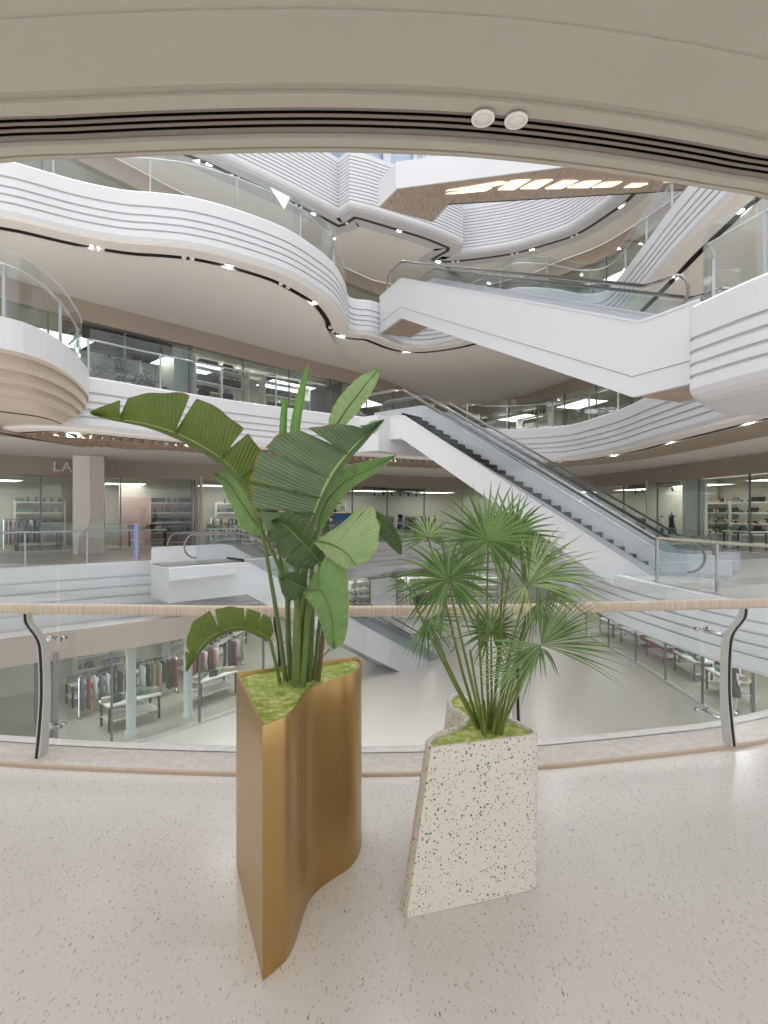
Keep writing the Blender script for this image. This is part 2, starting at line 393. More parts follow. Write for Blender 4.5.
for a, b, c in ((0, 5, 0), (5, 6, 0), (6, 9, 0), (9, 10, 0), (10, 17, 1)):
    seg = TR3[a:b+1]
    seg = cr(seg, 6) if c or len(seg) > 2 else [seg[0].lerp(seg[1], k/4) for k in range(5)]
    E3 += seg if not E3 else seg[1:]
def chaikin(p):
    o = [p[0]]
    for a, b in zip(p, p[1:]): o += [a.lerp(b, .25), a.lerp(b, .75)]
    return o + [p[-1]]
E3 = chaikin(chaikin(E3)); E3 = resample(E3, int(length(E3)/.35))
# shop fronts
FR_1 = w2([(-13.5, 9.5), (-9.8, 13.5), (-7.6, 15.4), (-5.1, 18.3), (-3.4, 21.5), (-2.8, 26), (-1.5, 33), (4, 36), (10.2, 34.5), (11.4, 26), (11.3, 19.5), (11.2, 17), (11.2, 8)])
FR0 = w2([(-20, 15), (-15.4, 20.8), (-11.5, 24), (-7, 26), (-3, 29), (.7, 33), (6, 36), (11, 35.5), (13.2, 32), (14.2, 25), (14.6, 20), (15, 9)])
FR1 = resample(cr(w2([(-16, 12)]) + pxs([(0,276),(73,298),(200,331),(280,353),(340,368),(384,380),(425,397),(463,407),(520,396),(570,380)], 9.0) + w2([(12, 24), (13, 17), (13.5, 8)]), 8), 90)
FR2 = resample(cr(w2([(-13, 14.5)]) + pxs([(125,163),(193,198),(350,270),(385,283)], 14.2) + w2([(3.7, 30)]) + pxs([(520,277),(560,261),(614,238)], 14.2) + w2([(12, 19), (12.6, 12)]), 8), 80)
FR_1 = resample(cr(FR_1, 6), 90); FR0 = resample(cr(FR0, 6), 90)

# inside is to the LEFT of travel when the outline is walked left -> back -> right?  travel +x at the back: left normal = +y (away from atrium)
PROF = [(.25, .03), (.02, .03), (0, 0), (0, -.36), (.05, -.37), (.05, -.42), (-.0, -.43), (0, -.60), (.05, -.61), (.05, -.655), (0, -.665), (0, -.80), (.05, -.81), (.05, -.855), (0, -.865), (0, -1.0), (.05, -1.01), (.05, -1.05), (0, -1.06), (0, -1.22), (.03, -1.32), (.12, -1.38), (.60, -1.38), (.60, -1.24), (.80, -1.24), (.80, -1.38), (.84, -1.38)]
def fascia(name, curve, z, prof, m='white', dz=0, shift=0, track=True):
    bm = bmesh.new()
    rows = [offs(curve, o+shift, z+dz+h) for o, h in prof]
    mis = []
    for (o0, h0), (o1, h1) in zip(prof, prof[1:]):
        mis.append(2 if (track and (h0 == -1.24 or h1 == -1.24)) else (1 if h1 <= -1.38+1e-6 and o1 > .1 else 0))
    loft(bm, rows, mis=mis, smooth=False)
    o = link(name, recalc(bm), [M[m], M['cream'], M['dark']]); tag(o, kind='structure'); return o
def strip(name, a, b, n, m, z0=None, z1=None, kind='structure', thick=0):
    bm = bmesh.new(); A = resample(a, n); B = resample(b, n)
    if z0 is not None: A = [V((p.x, p.y, z0)) for p in A]
    if z1 is not None: B = [V((p.x, p.y, z1)) for p in B]
    if thick: loft(bm, [A, B, [p-V((0,0,thick)) for p in B], [p-V((0,0,thick)) for p in A], A], smooth=False)
    else: loft(bm, [A, B], smooth=False)
    o = link(name, recalc(bm), M[m] if isinstance(m, str) else m)
    if kind: tag(o, kind=kind)
    return o
def wall(name, curve, z0, z1, m, d=0, th=.12):
    bm = bmesh.new()
    loft(bm, [offs(curve, d, z0), offs(curve, d, z1), offs(curve, d+th, z1), offs(curve, d+th, z0), offs(curve, d, z0)], smooth=False)
    o = link(name, recalc(bm), M[m]); tag(o, kind='structure'); return o

# our own floor
bm = bmesh.new(); A = offs(NEAR, .34, 0); B = [V((p.x*1.6, -5, 0)) for p in resample(NEAR, 90)]
loft(bm, [[V((p.x, p.y, -.02)) for p in A], [V((p.x, p.y, 0)) for p in NEAR], B], smooth=False)
tag(link('floor', recalc(bm), M['floor']), kind='structure')
# slab front below the floor
bm = bmesh.new(); loft(bm, [offs(NEAR, .34, -.02), offs(NEAR, .42, -.02), offs(NEAR, .42, -1.5), offs(NEAR, -.4, -1.6), offs(NEAR, -3, -1.6)], smooth=False)
tag(link('trim_1', recalc(bm), M['cream']), kind='structure')
# stone curb
bm = bmesh.new()
loft(bm, [offs(NEAR, 0, 0), offs(NEAR, 0, .022), offs(NEAR, .012, .03), offs(NEAR, .36, .03), offs(NEAR, .40, .02), offs(NEAR, .40, -.03)], mis=[1, 1, 0, 0, 0], smooth=False)
tag(link('baseboard_front', recalc(bm), [M['curb'], M['curbedge']]), kind='structure')

# ceiling right above us
ce = w2([(-6.4, 4.7), (-5.0, 4.25), (-3.9, 3.95)]) + pxs([(0,167),(100,162),(200,158),(300,156),(384,157),(470,161),(560,170),(640,181),(700,191),(768,204)], 4.1) + w2([(3.9, 4.65), (5.0, 5.3), (6.3, 6.3)])
CE = resample(cr(ce, 8), 100)
P = [(-.0, 5.2), (-.0, 4.16), (.02, 4.11), (.05, 4.10), (.07, 4.10), (.072, 4.115), (.09, 4.115), (.092, 4.10), (.17, 4.10), (.175, 4.14), (.19, 4.145), (.19, 4.25), (.43, 4.25), (.43, 4.10), (.53, 4.10), (.532, 4.125), (.56, 4.125), (.61, 4.10), (1.04, 4.10), (1.042, 4.106), (1.056, 4.106), (1.06, 4.10), (3.0, 4.10), (9.5, 4.10)]
bm = bmesh.new(); rows = [offs(CE, -o, z) for o, z in P[:-2]] + [[V((p.x*1.05, -.5, 4.1)) for p in CE], [V((p.x*1.6, -6, 4.1)) for p in CE]]
loft(bm, rows, mis=[2 if P[i+1][1] == 4.25 else 0 for i in range(len(rows)-1)], smooth=False)
tag(link('ceiling', recalc(bm), [M['ceil'], M['cream'], M['slot']]), kind='structure')
dif = empty('slot_diffuser', CE[50] + V((0, -.35, 4.1)), 'long curved dark slot diffuser with pale blades in the beige ceiling', 'air diffuser')
for o in (.192, .262, .318, .374):
    bm = bmesh.new(); d = .040 if o < .2 else .027
    loft(bm, [offs(CE, -o, 4.125), offs(CE, -(o+d), 4.125), offs(CE, -(o+d), 4.129), offs(CE, -o, 4.129), offs(CE, -o, 4.125)], smooth=False)
    link('blade', recalc(bm), M['fin'], dif, world=True)
for px, py in ((483, 122), (516, 124)):
    p = PZ(px, py, 4.06)
    t = empty('ceiling_downlight', p + V((0,0,.03)), 'round white ceiling downlight, the %s of the pair over the dark slots' % ('left' if px < 500 else 'right'), 'downlight')
    rot = Matrix.Rotation(.0, 3, 'X')
    bm = bmesh.new(); lathe(bm, [(.066, .0), (.07, -.006), (.07, -.016), (.058, -.02), (.05, -.014)], 28)
    link('trim_ring', recalc(bm), M['sign'], t)
    bm = bmesh.new(); lathe(bm, [(.054, -.010), (.055, -.017), (.001, -.0172)], 28); link('lens', recalc(bm), M['lamp2'] if 'lamp2' in M else M['sign'], t)
    bm = bmesh.new(); lathe(bm, [(.02, 0), (.02, .14)], 12); link('stalk', recalc(bm), M['greymet'], t)

# ------------------------------------------------------------------ level edges, soffits, floors
tn = [2]
def tname(): tn[0] += 1; return 'trim_%d' % tn[0]
P0 = [(o*1.0, h*1.22) for o, h in PROF]
P0 = [(o, h) for o, h in P0 if h > -1.66]
def fas0(curve, z, lastz):
    prof = [(.25, .02), (.02, .02), (0, 0), (0, -.45), (.06, -.46), (.06, -.51), (0, -.52), (0, -.78), (.06, -.79), (.06, -.84), (0, -.85), (0, -1.1), (.06, -1.11), (.06, -1.16), (0, -1.17), (0, -1.42), (.06, -1.43), (.06, -1.48), (0, -1.49), (0, -1.85), (.05, -1.95), (.4, -1.97)]
    bm = bmesh.new(); hf = lambda p, h: h if h > 0 else h*(1 if p.x < -2 else max(.66, 1-.34*(p.x+2)/6))
    loft(bm, [[V((p.x, p.y, z+hf(p, h))) for p in offs(curve, o, 0)] for o, h in prof], smooth=False)
    return tag(link(tname(), recalc(bm), M['cream2'] if 'cream2' in M else M['white']), kind='structure')
fas0(EDGE0, 0, 0)
strip('floor', offs(EDGE0, .2), FR0, 120, 'marble', 0.02, 0.02)
bm = bmesh.new(); A_ = resample(offs(EDGE0, .4), 120); B_ = resample(FR_1, 120)
loft(bm, [[V((p.x, p.y, -1.97*(1 if p.x < -2 else max(.66, 1-.34*(p.x+2)/6)))) for p in A_], [V((p.x, p.y, -1.6)) for p in B_]], smooth=False); tag(link('ceiling', recalc(bm), M['cream']), kind='structure')
fascia(tname(), EDGE1, 5.2, PROF)
fascia(tname(), EDGE2, 10.4, PROF)
# level 1 soffit: wood strip with fins, then plaster
a = offs(EDGE1, .84); F0s = FR0
def mixc(A, B, t, n=120):
    A = resample(A, n); B = resample(B, n); return [p.lerp(q, t) for p, q in zip(A, B)]
FR0v = [p for p in FR0 if p.x > -14.8 or p.y > 21]
SO_A = w2([(-17, 9.0), (-12.5, 9.6), (-9.6, 11.0)]) + a
tag(strip('ceiling', SO_A, mixc(SO_A, FR0, .38), 120, 'woodsoffit', 3.84, 3.90), kind='structure')
tag(strip('ceiling', mixc(SO_A, FR0, .38), FR0, 120, 'cream', 3.98, 3.98), kind='structure')
bm = bmesh.new(); A_ = resample(SO_A, 150)[28:100]; B_ = mixc(SO_A, FR0, .2, 150)[28:100]
for p, q in zip(A_, B_):
    d = (q-p); L_ = d.length; d.normalize(); box(bm, (p.x+d.x*L_/2, p.y+d.y*L_/2, 3.79), (.07, L_, .12), rot=rz_m(math.atan2(-d.x, d.y)))
tag(link(tname(), bm, M['woodsoffit']), kind='structure')
tag(strip('ceiling', offs(EDGE2, .83), FR1, 160, 'cream', 9.02, 9.02), kind='structure')
tag(strip('floor', offs(EDGE1, .2), FR1, 120, 'marble', 5.21, 5.21), kind='structure')
tag(strip('floor', offs(EDGE2, .2), FR2, 120, 'marble', 10.41, 10.41), kind='structure')
# level 3: fine striped parapet with zig-zag
prof3 = [(.15, 0)]
prof3 = [(.1, -.08), (.1, .0), (-.1, .0), (-.1, -.08), (-.16, -.08)] 
bm = bmesh.new(); E3r = E3
pr = [(.6, 0), (.1, 0), (-.08, 0), (-.5, 0), (-.62, .06), (-.66, .16)]
z = .3
for k in range(13):
    pr += [(-.66, z), (-.61, z+.01), (-.61, z+.035), (-.66, z+.045)]; z += .15
pr += [(-.66, 2.35), (-.4, 2.38)]
loft(bm, [offs(E3r, o, 14.2+h) for o, h in pr], mis=[1 if i in (1,) else 0 for i in range(len(pr)-1)], smooth=False)
tag(link(tname(), recalc(bm), [M['white'], M['dark']]), kind='structure')
tag(strip('ceiling', offs(E3r, .10), FR2, 200, 'cream', 14.215, 14.215), kind='structure')
# clerestory above the striped parapet
wall('window_1', offs(E3r, 1.2), 16.4, 21, 'sky')
bm = bmesh.new()
for i in range(2, len(E3r)-1, 5):
    p = offs(E3r, 1.05)[i]; box(bm, (p.x, p.y, 18.7), (.35, .3, 4.6))
tag(link(tname(), bm, M['white']), kind='structure')

# left round balcony, level 1
bm = bmesh.new(); cc = V((-10.8, 17, 0))
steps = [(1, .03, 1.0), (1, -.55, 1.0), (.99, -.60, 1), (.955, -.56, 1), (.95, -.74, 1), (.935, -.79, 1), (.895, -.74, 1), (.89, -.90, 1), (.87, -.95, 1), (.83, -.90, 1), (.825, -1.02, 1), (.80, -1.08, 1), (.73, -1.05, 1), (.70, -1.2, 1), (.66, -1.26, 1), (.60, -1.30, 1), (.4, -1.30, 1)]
rows = [[V((p.x*1.0, p.y, 5.23)) + (cc-p).normalized()*.3 for p in NOSE1]]
for s, h, _ in steps: rows.append([V((cc.x+(p.x-cc.x)*s, cc.y+(p.y-cc.y)*s, 5.2+h)) for p in NOSE1])
for r in rows[0]: r.z = 5.23
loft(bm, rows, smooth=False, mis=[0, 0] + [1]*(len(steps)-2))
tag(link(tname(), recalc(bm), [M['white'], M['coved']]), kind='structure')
bm = bmesh.new(); s = .66
loft(bm, [[V((cc.x+(p.x-cc.x)*s, cc.y+(p.y-cc.y)*s, 5.2-1.262)) for p in NOSE1], [V((cc.x+(p.x-cc.x)*(s-.012), cc.y+(p.y-cc.y)*(s-.012), 5.2-1.275)) for p in NOSE1]])
tag(link(tname(), recalc(bm), M['dark']), kind='structure')
bm = bmesh.new(); bmesh.ops.contextual_create(bm, geom=[bm.verts.new((p.x, p.y, 5.215)) for p in NOSE1] ) 
tag(link('floor', recalc(bm), M['marble']), kind='structure')

# right near balcony, level 1 (deeper)
pn = [(.4, .03), (.05, .03), (0, -.02), (0, -.52), (.05, -.53), (.05, -.58), (0, -.59), (0, -.74), (.05, -.75), (.05, -.80), (0, -.81), (0, -.96), (.05, -.97), (.05, -1.01), (0, -1.02), (0, -1.16), (.05, -1.17), (.05, -1.21), (0, -1.22), (0, -1.40), (.05, -1.50), (.16, -1.57), (.35, -1.6)]
bm = bmesh.new(); rows = [offs(NEAR1, o, 5.2+h) for o, h in pn] + [[V((9.5, p.y, 3.6)) for p in NEAR1]]
loft(bm, rows, smooth=False)
tag(link(tname(), recalc(bm), M['white']), kind='structure')
tag(strip('floor', offs(NEAR1, .3), [V((12, p.y, 0)) for p in NEAR1], 60, 'marble', 5.22, 5.22), kind='structure')

# lower atrium floor
bm = bmesh.new(); box(bm, (0, 22, -5.3), (60, 60, .2)); tag(link('floor', bm, M['marble']), kind='structure')

# ------------------------------------------------------------------ shops
wn = [1]
def shopwalls(curve, z0, zg, zb, depth, back='shop_white', ceil='shop_white', plinth=.1, dside='left'):
    wall('wall_%s' % dside, curve, zg, zb, 'brown', 0, .3)
    if plinth: wall(tname(), curve, z0, z0+plinth, 'satin', 0, .15)
    wall('wall_%s' % dside, curve, z0, zb, back, depth, .1)
    tag(strip('floor', offs(curve, .1), offs(curve, depth), 90, 'shop_floor', z0+.03, z0+.03), kind='structure')
    tag(strip('ceiling', offs(curve, .1), offs(curve, depth), 90, ceil, zg+.25, zg+.25), kind='structure')
def glazing(curve, z0, zg, spacing, label=None, mull=.05):
    L = length(curve); n = max(2, int(L/spacing)); 
    wn[0] += 1
    root = bpy.data.objects.new('window_%d' % wn[0], None); C.objects.link(root); root.location = curve[len(curve)//2] + V((0, 0, z0)); tag(root, kind='structure')
    for i in range(n):
        a, _ = at_s(curve, L*i/n); b, _ = at_s(curve, L*(i+1)/n); d = (b-a).normalized(); ang = math.atan2(d.y, d.x); mid = (a+b)/2
        if mid.x < -mid.y*.95-1 or mid.x > mid.y*.95+1: continue
        bm = bmesh.new(); box(bm, (mid.x, mid.y, (z0+zg)/2), ((b-a).length-.03, .02, zg-z0-.02), rot=rz_m(ang))
        link('pane', bm, M['shopglass'], root, world=True)
        bm = bmesh.new(); box(bm, (a.x, a.y, (z0+zg)/2), (mull, .07, zg-z0), rot=rz_m(ang)); link('mullion', bm, M['greymet'], root, world=True)
    return root
shopwalls(FR_1, -5.2, -2.3, -1.6, 7.5, dside='left')
shopwalls(FR0, 0, 3.22, 3.98, 4.2, dside='left')
shopwalls(FR1, 5.2, 8.33, 9.02, 4.2, dside='left')
shopwalls(FR2, 10.4, 13.5, 14.2, 4.0, dside='left')
glazing(FR_1, -5.1, -2.3, 2.6); glazing(FR0, .1, 3.22, 3.0); glazing(FR1, 5.3, 8.33, 2.4); glazing(FR2, 10.5, 13.5, 3.0)

# prototypes for the shops
def p_rack():
    t = empty('clothes_rack', (0,0,0), '', 'clothes rack')
    bm = bmesh.new(); tube(bm, [(-.7,0,1.35),(.7,0,1.35)], .02); link('rail', bm, M['chrome'], t)
    for s in (-1, 1):
        bm = bmesh.new(); tube(bm, [(s*.7,0,.03),(s*.7,0,1.35)], .02); box(bm, (s*.7,0,.02), (.05,.5,.04)); link('leg', bm, M['chrome'], t)
    return t
def p_garment(m, long):
    bm = bmesh.new(); h = 1.05 if long else .75; rows = []
    for z, wx, wy in ((0, .05, .02), (-.03, .20, .03), (-.12, .23, .045), (-h*.5, .18, .05), (-h, .24, .06)):
        rows.append([V((math.cos(a)*wy, math.sin(a)*wx, z-.05)) for a in [2*PI*k/10 for k in range(10)]])
    loft(bm, rows, closed=True); bmesh.ops.holes_fill(bm, edges=bm.edges[:])
    tube(bm, [(0,0,-.06),(0,0,0),(0,.015,.02),(0,.02,.0)], .005, 5)
    return link('hanging_coat' if long else 'hanging_shirt', recalc(bm), m)
def p_table():
    t = empty('display_table', (0,0,0), '', 'table')
    bm = bmesh.new(); box(bm, (0,0,.80), (1.7,.8,.06)); bmesh.ops.bevel(bm, geom=bm.edges[:], offset=.01, segments=2); link('tabletop', bm, M['sign'], t)
    bm = bmesh.new(); box(bm, (0,0,.32), (1.6,.7,.04)); link('shelf', bm, M['sign'], t)
    for sx in (-1, 1):
        for sy in (-1, 1):
            bm = bmesh.new(); box(bm, (sx*.78, sy*.34, .40), (.06,.06,.78)); link('leg', bm, M['black'], t)
    return t
def p_shelf():
    t = empty('display_shelf', (0,0,0), '', 'shelf unit')
    for s in (-1, 1):
        bm = bmesh.new(); box(bm, (s*1.0, 0, 1.1), (.05,.4,2.2)); link('side_panel', bm, M['sign'], t)
    for z in (.12, .62, 1.12, 1.62, 2.12):
        bm = bmesh.new(); box(bm, (0, 0, z), (1.95,.38,.05)); link('shelf_board', bm, M['sign'], t)
    return t
def p_mannequin():
    t = empty('mannequin', (0,0,0), '', 'mannequin')
    bm = bmesh.new(); lathe(bm, [(.17,0),(.17,.015),(.02,.03),(.02,.1)], 20); link('stand', bm, M['chrome'], t)
    vs = [(0,0,.98),(0,0,1.15),(0,0,1.38),(0,0,1.50),(0,0,1.62),(0,0,1.74),(.17,0,1.42),(.23,.02,1.18),(.24,-.04,.94),(-.17,0,1.42),(-.23,.02,1.18),(-.24,-.04,.94),(.09,0,.90),(.10,-.02,.52),(.10,.02,.10),(-.09,0,.90),(-.10,-.02,.52),(-.10,.02,.10)]
    rr = [.13,.11,.14,.06,.085,.075,.05,.04,.03,.05,.04,.03,.085,.06,.04,.085,.06,.04]
    ed = [(0,1),(1,2),(2,3),(3,4),(4,5),(2,6),(6,7),(7,8),(2,9),(9,10),(10,11),(0,12),(12,13),(13,14),(0,15),(15,16),(16,17)]
    me = bpy.data.meshes.new('body'); me.from_pydata(vs, ed, []); o = bpy.data.objects.new('body', me); C.objects.link(o); o.parent = t
    o.modifiers.new('skin', 'SKIN'); o.modifiers.new('sub', 'SUBSURF').levels = 1; o.modifiers['sub'].render_levels = 1
    for i, r in enumerate(rr): me.skin_vertices[0].data[i].radius = (r, r*.8)
    me.skin_vertices[0].data[0].use_root = True; me.materials.append(M['sign'])
    bm = bmesh.new(); rows = []
    for z, wx, wy in ((1.52,.07,.06),(1.44,.22,.12),(1.3,.19,.14),(1.08,.15,.12),(.85,.2,.16),(.55,.25,.2)):
        rows.append([V((math.cos(a)*wx, math.sin(a)*wy, z)) for a in [2*PI*k/16 for k in range(16)]])
    loft(bm, rows, closed=True); link('dress', recalc(bm), CL[3], t)
    return t
def p_item(kind):
    bm = bmesh.new()
    if kind == 0: lathe(bm, [(.05,0),(.055,.02),(.055,.16),(.02,.20),(.02,.25)], 10); return link('cosmetic_bottle', bm, CL[2])
    if kind == 1:
        box(bm, (0,0,.07), (.30,.22,.14)); bmesh.ops.bevel(bm, geom=bm.edges[:], offset=.02, segments=2); return link('shoe_box', bm, CL[4])
    if kind == 2:   # handbag
        box(bm, (0,0,.11), (.30,.12,.22)); bmesh.ops.bevel(bm, geom=bm.edges[:], offset=.025, segments=2)
        tube(bm, [(-.09,0,.21),(-.08,0,.31),(0,0,.35),(.08,0,.31),(.09,0,.21)], .01, 6); return link('handbag', bm, CL[0])
    if kind == 3:   # folded clothes
        for k in range(3): box(bm, (R.uniform(-.01,.01),0,.03+.055*k), (.34,.26,.05))
        bmesh.ops.bevel(bm, geom=bm.edges[:], offset=.012, segments=2); return link('folded_sweater_pile', bm, CL[5])
    if kind == 4:   # shoe
        rows = []
        for x, wy, h in ((-.13,.03,.05),(-.11,.042,.10),(-.05,.042,.10),(.02,.045,.07),(.09,.048,.05),(.14,.03,.035)):
            rows.append([V((x, math.cos(a)*wy, max(0, .0+h*math.sin(a)) )) for a in [PI*k/6 for k in range(7)]])
        loft(bm, rows); box(bm, (0,0,.0), (.28,.09,.015)); return link('shoe', recalc(bm), CL[3])
RACK, TABLE, SHELF, MANN = p_rack(), p_table(), p_shelf(), p_mannequin()
GARM = [p_garment(CL[i], i % 2 == 0) for i in (0, 1, 2, 3, 6, 4)]
ITEM = [p_item(k) for k in range(5)]
for o in (RACK, TABLE, SHELF, MANN): CH[o.name] = list(x for x in bpy.data.objects if x.parent == o)
US = {o.name: [] for o in [RACK, TABLE, SHELF, MANN] + GARM + ITEM}
def along(curve, px, depth):
    """point behind the shop front where the line of sight through column px crosses it"""
    c = offs(curve, depth); k = (px-CX)/F
    for a, b in zip(c, c[1:]):
        fa = a.x-k*a.y; fb = b.x-k*b.y
        if fa*fb <= 0 and fa != fb:
            t = fa/(fa-fb); p = a.lerp(b, t); d = (b-a); return V((p.x, p.y, 0)), math.atan2(d.y, d.x)
    return None, 0
TAKEN = []; UP = [1]
RAD = {'rack': (.78, .28), 'table': (.9, .45), 'shelf': (1.04, .22), 'mannequin': (.3, .3)}
def corners(p, a, kind, pad=.0):
    hx, hy = RAD[kind]; hx *= UP[0]; m = rz_m(a); return [p + m @ V((sx*(hx+pad), sy*(hy+pad), 0)) for sx, sy in ((-1,-1),(1,-1),(1,1),(-1,1))]
def hits(A, B):
    for P_, Q_ in ((A, B), (B, A)):
        for i in range(4):
            e_ = P_[(i+1) % 4]-P_[i]; n_ = V((-e_.y, e_.x, 0))
            a_ = [n_.dot(v) for v in P_]; b_ = [n_.dot(v) for v in Q_]
            if max(a_) < min(b_) or max(b_) < min(a_): return False
    return True
def free(p, a, kind, z, pad=.12):
    UP[0] = 1.36 if (kind == 'shelf' and z > 4) else 1
    c = corners(p, a, kind, pad)
    for zz, k in TAKEN:
        if abs(zz-z) < 1 and hits(c, k): return False
    TAKEN.append((z, corners(p, a, kind))); return True
def row(kind, curve, px0, px1, depth, z, shop, n=8, items=(0,), gap=.35, most=99):
    c = offs(curve, depth); p0, _ = along(curve, px0, depth); p1, _ = along(curve, px1, depth)
    if p0 is None or p1 is None: return
    i0 = min(range(len(c)), key=lambda i: (V((c[i].x, c[i].y, 0))-p0).length); i1 = min(range(len(c)), key=lambda i: (V((c[i].x, c[i].y, 0))-p1).length)
    if i0 > i1: i0, i1 = i1, i0
    c = [V((p.x, p.y, 0)) for p in c[i0:i1+1]]
    if len(c) < 2: return
    L = length(c); st = RAD[kind][0]*2*(1.36 if (kind == 'shelf' and z > 4) else 1)+gap; k = min(most, int(L/st)+1)
    for j in range(k):
        p, d = at_s(c, L*(j+.5)/k); put(kind, curve, None, depth, z, shop, n, items, at=(p, math.atan2(d.y, d.x)))
def put(kind, curve, px, depth, z, shop, n=8, items=(0,), rot=0, at=None):
    p, a = at if at else along(curve, px, depth)
    if p is None: return
    if not free(p, a, kind, z): return
    a += rot; z += .035
    rm = rz_m(a)
    if kind == 'rack':
        place(RACK, US[RACK.name], p+V((0,0,z)), a, 'steel clothes rail in the %s' % shop, 'clothes rack', 'clothes rails in the %s' % shop)
        for i in range(n):
            g = GARM[R.randrange(len(GARM))]; q = p + rm @ V((-.6+1.2*i/max(1, n-1), 0, 0))
            place(g, US[g.name], q+V((0,0,z+1.35)), a+R.uniform(-.15,.15), 'garment on a hanger in the %s' % shop, 'clothing', 'garments hanging in the %s' % shop)
    elif kind == 'table':
        place(TABLE, US[TABLE.name], p+V((0,0,z)), a, 'white display table in the %s' % shop, 'table', 'display tables in the %s' % shop)
        for i in range(n):
            k = items[R.randrange(len(items))]; g = ITEM[k]; q = p + rm @ V((-.7+1.4*i/max(1, n-1), R.uniform(-.15,.15), 0))
            place(g, US[g.name], q+V((0,0,z+.835)), a+R.uniform(-.3,.3), '%s on a display table in the %s' % (g.name.split('.')[0].replace('_', ' '), shop), 'goods', 'goods on tables in the %s' % shop)
    elif kind == 'shelf':
        sc_ = 1.35 if z > 4 else 1.0
        place(SHELF, US[SHELF.name], p+V((0,0,z)), a, 'white shelf unit in the %s' % shop, 'shelf', 'shelf units in the %s' % shop, scale=sc_)
        for zz in ((1.12*sc_, 1.62*sc_, 2.12*sc_) if z > 4 else (.62, 1.12, 1.62, 2.12)):
            for i in range(n):
                k = items[R.randrange(len(items))]; g = ITEM[k]; q = p + rm @ V((-.8+1.6*i/max(1, n-1), 0, 0))
                place(g, US[g.name], q+V((0,0,z+zz+.03)), a+PI/2*(k == 4)+R.uniform(-.1,.1), '%s on the shelves of the %s' % (g.name.split('.')[0].replace('_', ' '), shop), 'goods', 'goods on shelves in the %s' % shop, 1.6 if z > 4 else 1.0)
    elif kind == 'mannequin':
        place(MANN, US[MANN.name], p+V((0,0,z)), a+PI, 'mannequin in black in the %s' % shop, 'mannequin', 'mannequins in the %s' % shop)
def track_line(curve, px0, px1, depth, z, shop, n=6):
    p0, a = along(curve, px0, depth); p1, _ = along(curve, px1, depth)
    if p0 is None or p1 is None: return
    t = empty('track_light', p0.lerp(p1, .5)+V((0,0,z)), 'black ceiling track with small spotlights in the %s' % shop, 'track light')
    bm = bmesh.new(); tube(bm, [p0+V((0,0,z)), p1+V((0,0,z))], .02, 6); link('track', bm, M['black'], t, world=True)
    for i in range(n):
        q = p0.lerp(p1, (i+.5)/n)+V((0,0,z-.12)); bm = bmesh.new(); tube(bm, [q+V((0,0,.12)), q, q+V((.03,-.04,-.14))], [.012,.045,.05], 8); link('spotlight', bm, M['black'], t, world=True)
def panel_lights(curve, pxl, depth, z, shop, m='lamp', s=(1.0, .25)):
    for px in pxl:
        p, a = along(curve, px, depth)
        if p is None: continue
        bm = bmesh.new(); box(bm, (0,0,0), (s[0], s[1], .04)); bmesh.ops.bevel(bm, geom=bm.edges[:], offset=.01, segments=1)
        o = link('ceiling_light', bm, M[m]); o.location = p+V((0,0,z)); o.rotation_euler = (0,0,a); tag(o, 'bright rectangular ceiling lamp in the %s' % shop, 'ceiling light', 'ceiling lamps in the %s' % shop)
def partition(curve, px, z0, z1, d0, d1, m='shop_white'):
    p, a = along(curve, px, (d0+d1)/2)
    if p is None: return
    bm = bmesh.new(); box(bm, (p.x, p.y, (z0+z1)/2), (.12, d1-d0, z1-z0), rot=rz_m(a)); tag(link(tname(), bm, M[m]), kind='structure')
def backdrop(curve, px0, px1, depth, z0, z1, m, name=None):
    a, _ = along(curve, px0, depth); b, _ = along(curve, px1, depth)
    if a is None or b is None: return
    n = 8; pts = [along(curve, px0+(px1-px0)*i/n, depth)[0] for i in range(n+1)]
    wall(name or tname(), [p for p in pts if p], z0, z1, m, 0, .06)
def blackceil(curve, px0, px1, z, d0=.3, d1=4):
    n = 8
    A = [along(curve, px0+(px1-px0)*i/n, d0)[0] for i in range(n+1)]; B = [along(curve, px0+(px1-px0)*i/n, d1)[0] for i in range(n+1)]
    A = [p for p in A if p]; B = [p for p in B if p]
    if len(A) > 1 and len(B) > 1: tag(strip('ceiling', A, B, 9, 'black', z, z), kind='structure')
def bush_thing(p, z, s, label):
    t = empty('potted_shrub', p+V((0,0,z)), label, 'plant')
    bm = bmesh.new(); lathe(bm, [(.16*s,0),(.2*s,.02),(.26*s,.5*s),(.24*s,.5*s),(.22*s,.45*s)], 16); link('pot', bm, M['potdark'], t)
    bm = bmesh.new(); rr = random.Random(int(s*100))
    for k in range(260):
        d = V((rr.gauss(0,1), rr.gauss(0,1), rr.gauss(0,1))).normalized(); c = V((0,0,.95*s)) + d*(.42*s)*rr.uniform(.5,1)
        u = d.orthogonal().normalized()*.07*s; v = d.cross(u).normalized()*.03*s
        u = Matrix.Rotation(rr.uniform(0,6.28), 3, d) @ u; v = d.cross(u).normalized()*.03*s
        q = [c-u, c+v+d*.01, c+u+d*.03*s, c-v+d*.01]; bm.faces.new([bm.verts.new(x_) for x_ in q])
    link('foliage', bm, M['bush'], t)
    bm = bmesh.new(); tube(bm, [(0,0,.4*s),(0,0,.9*s)], .02*s, 6); link('stem', bm, M['stemdark'], t)

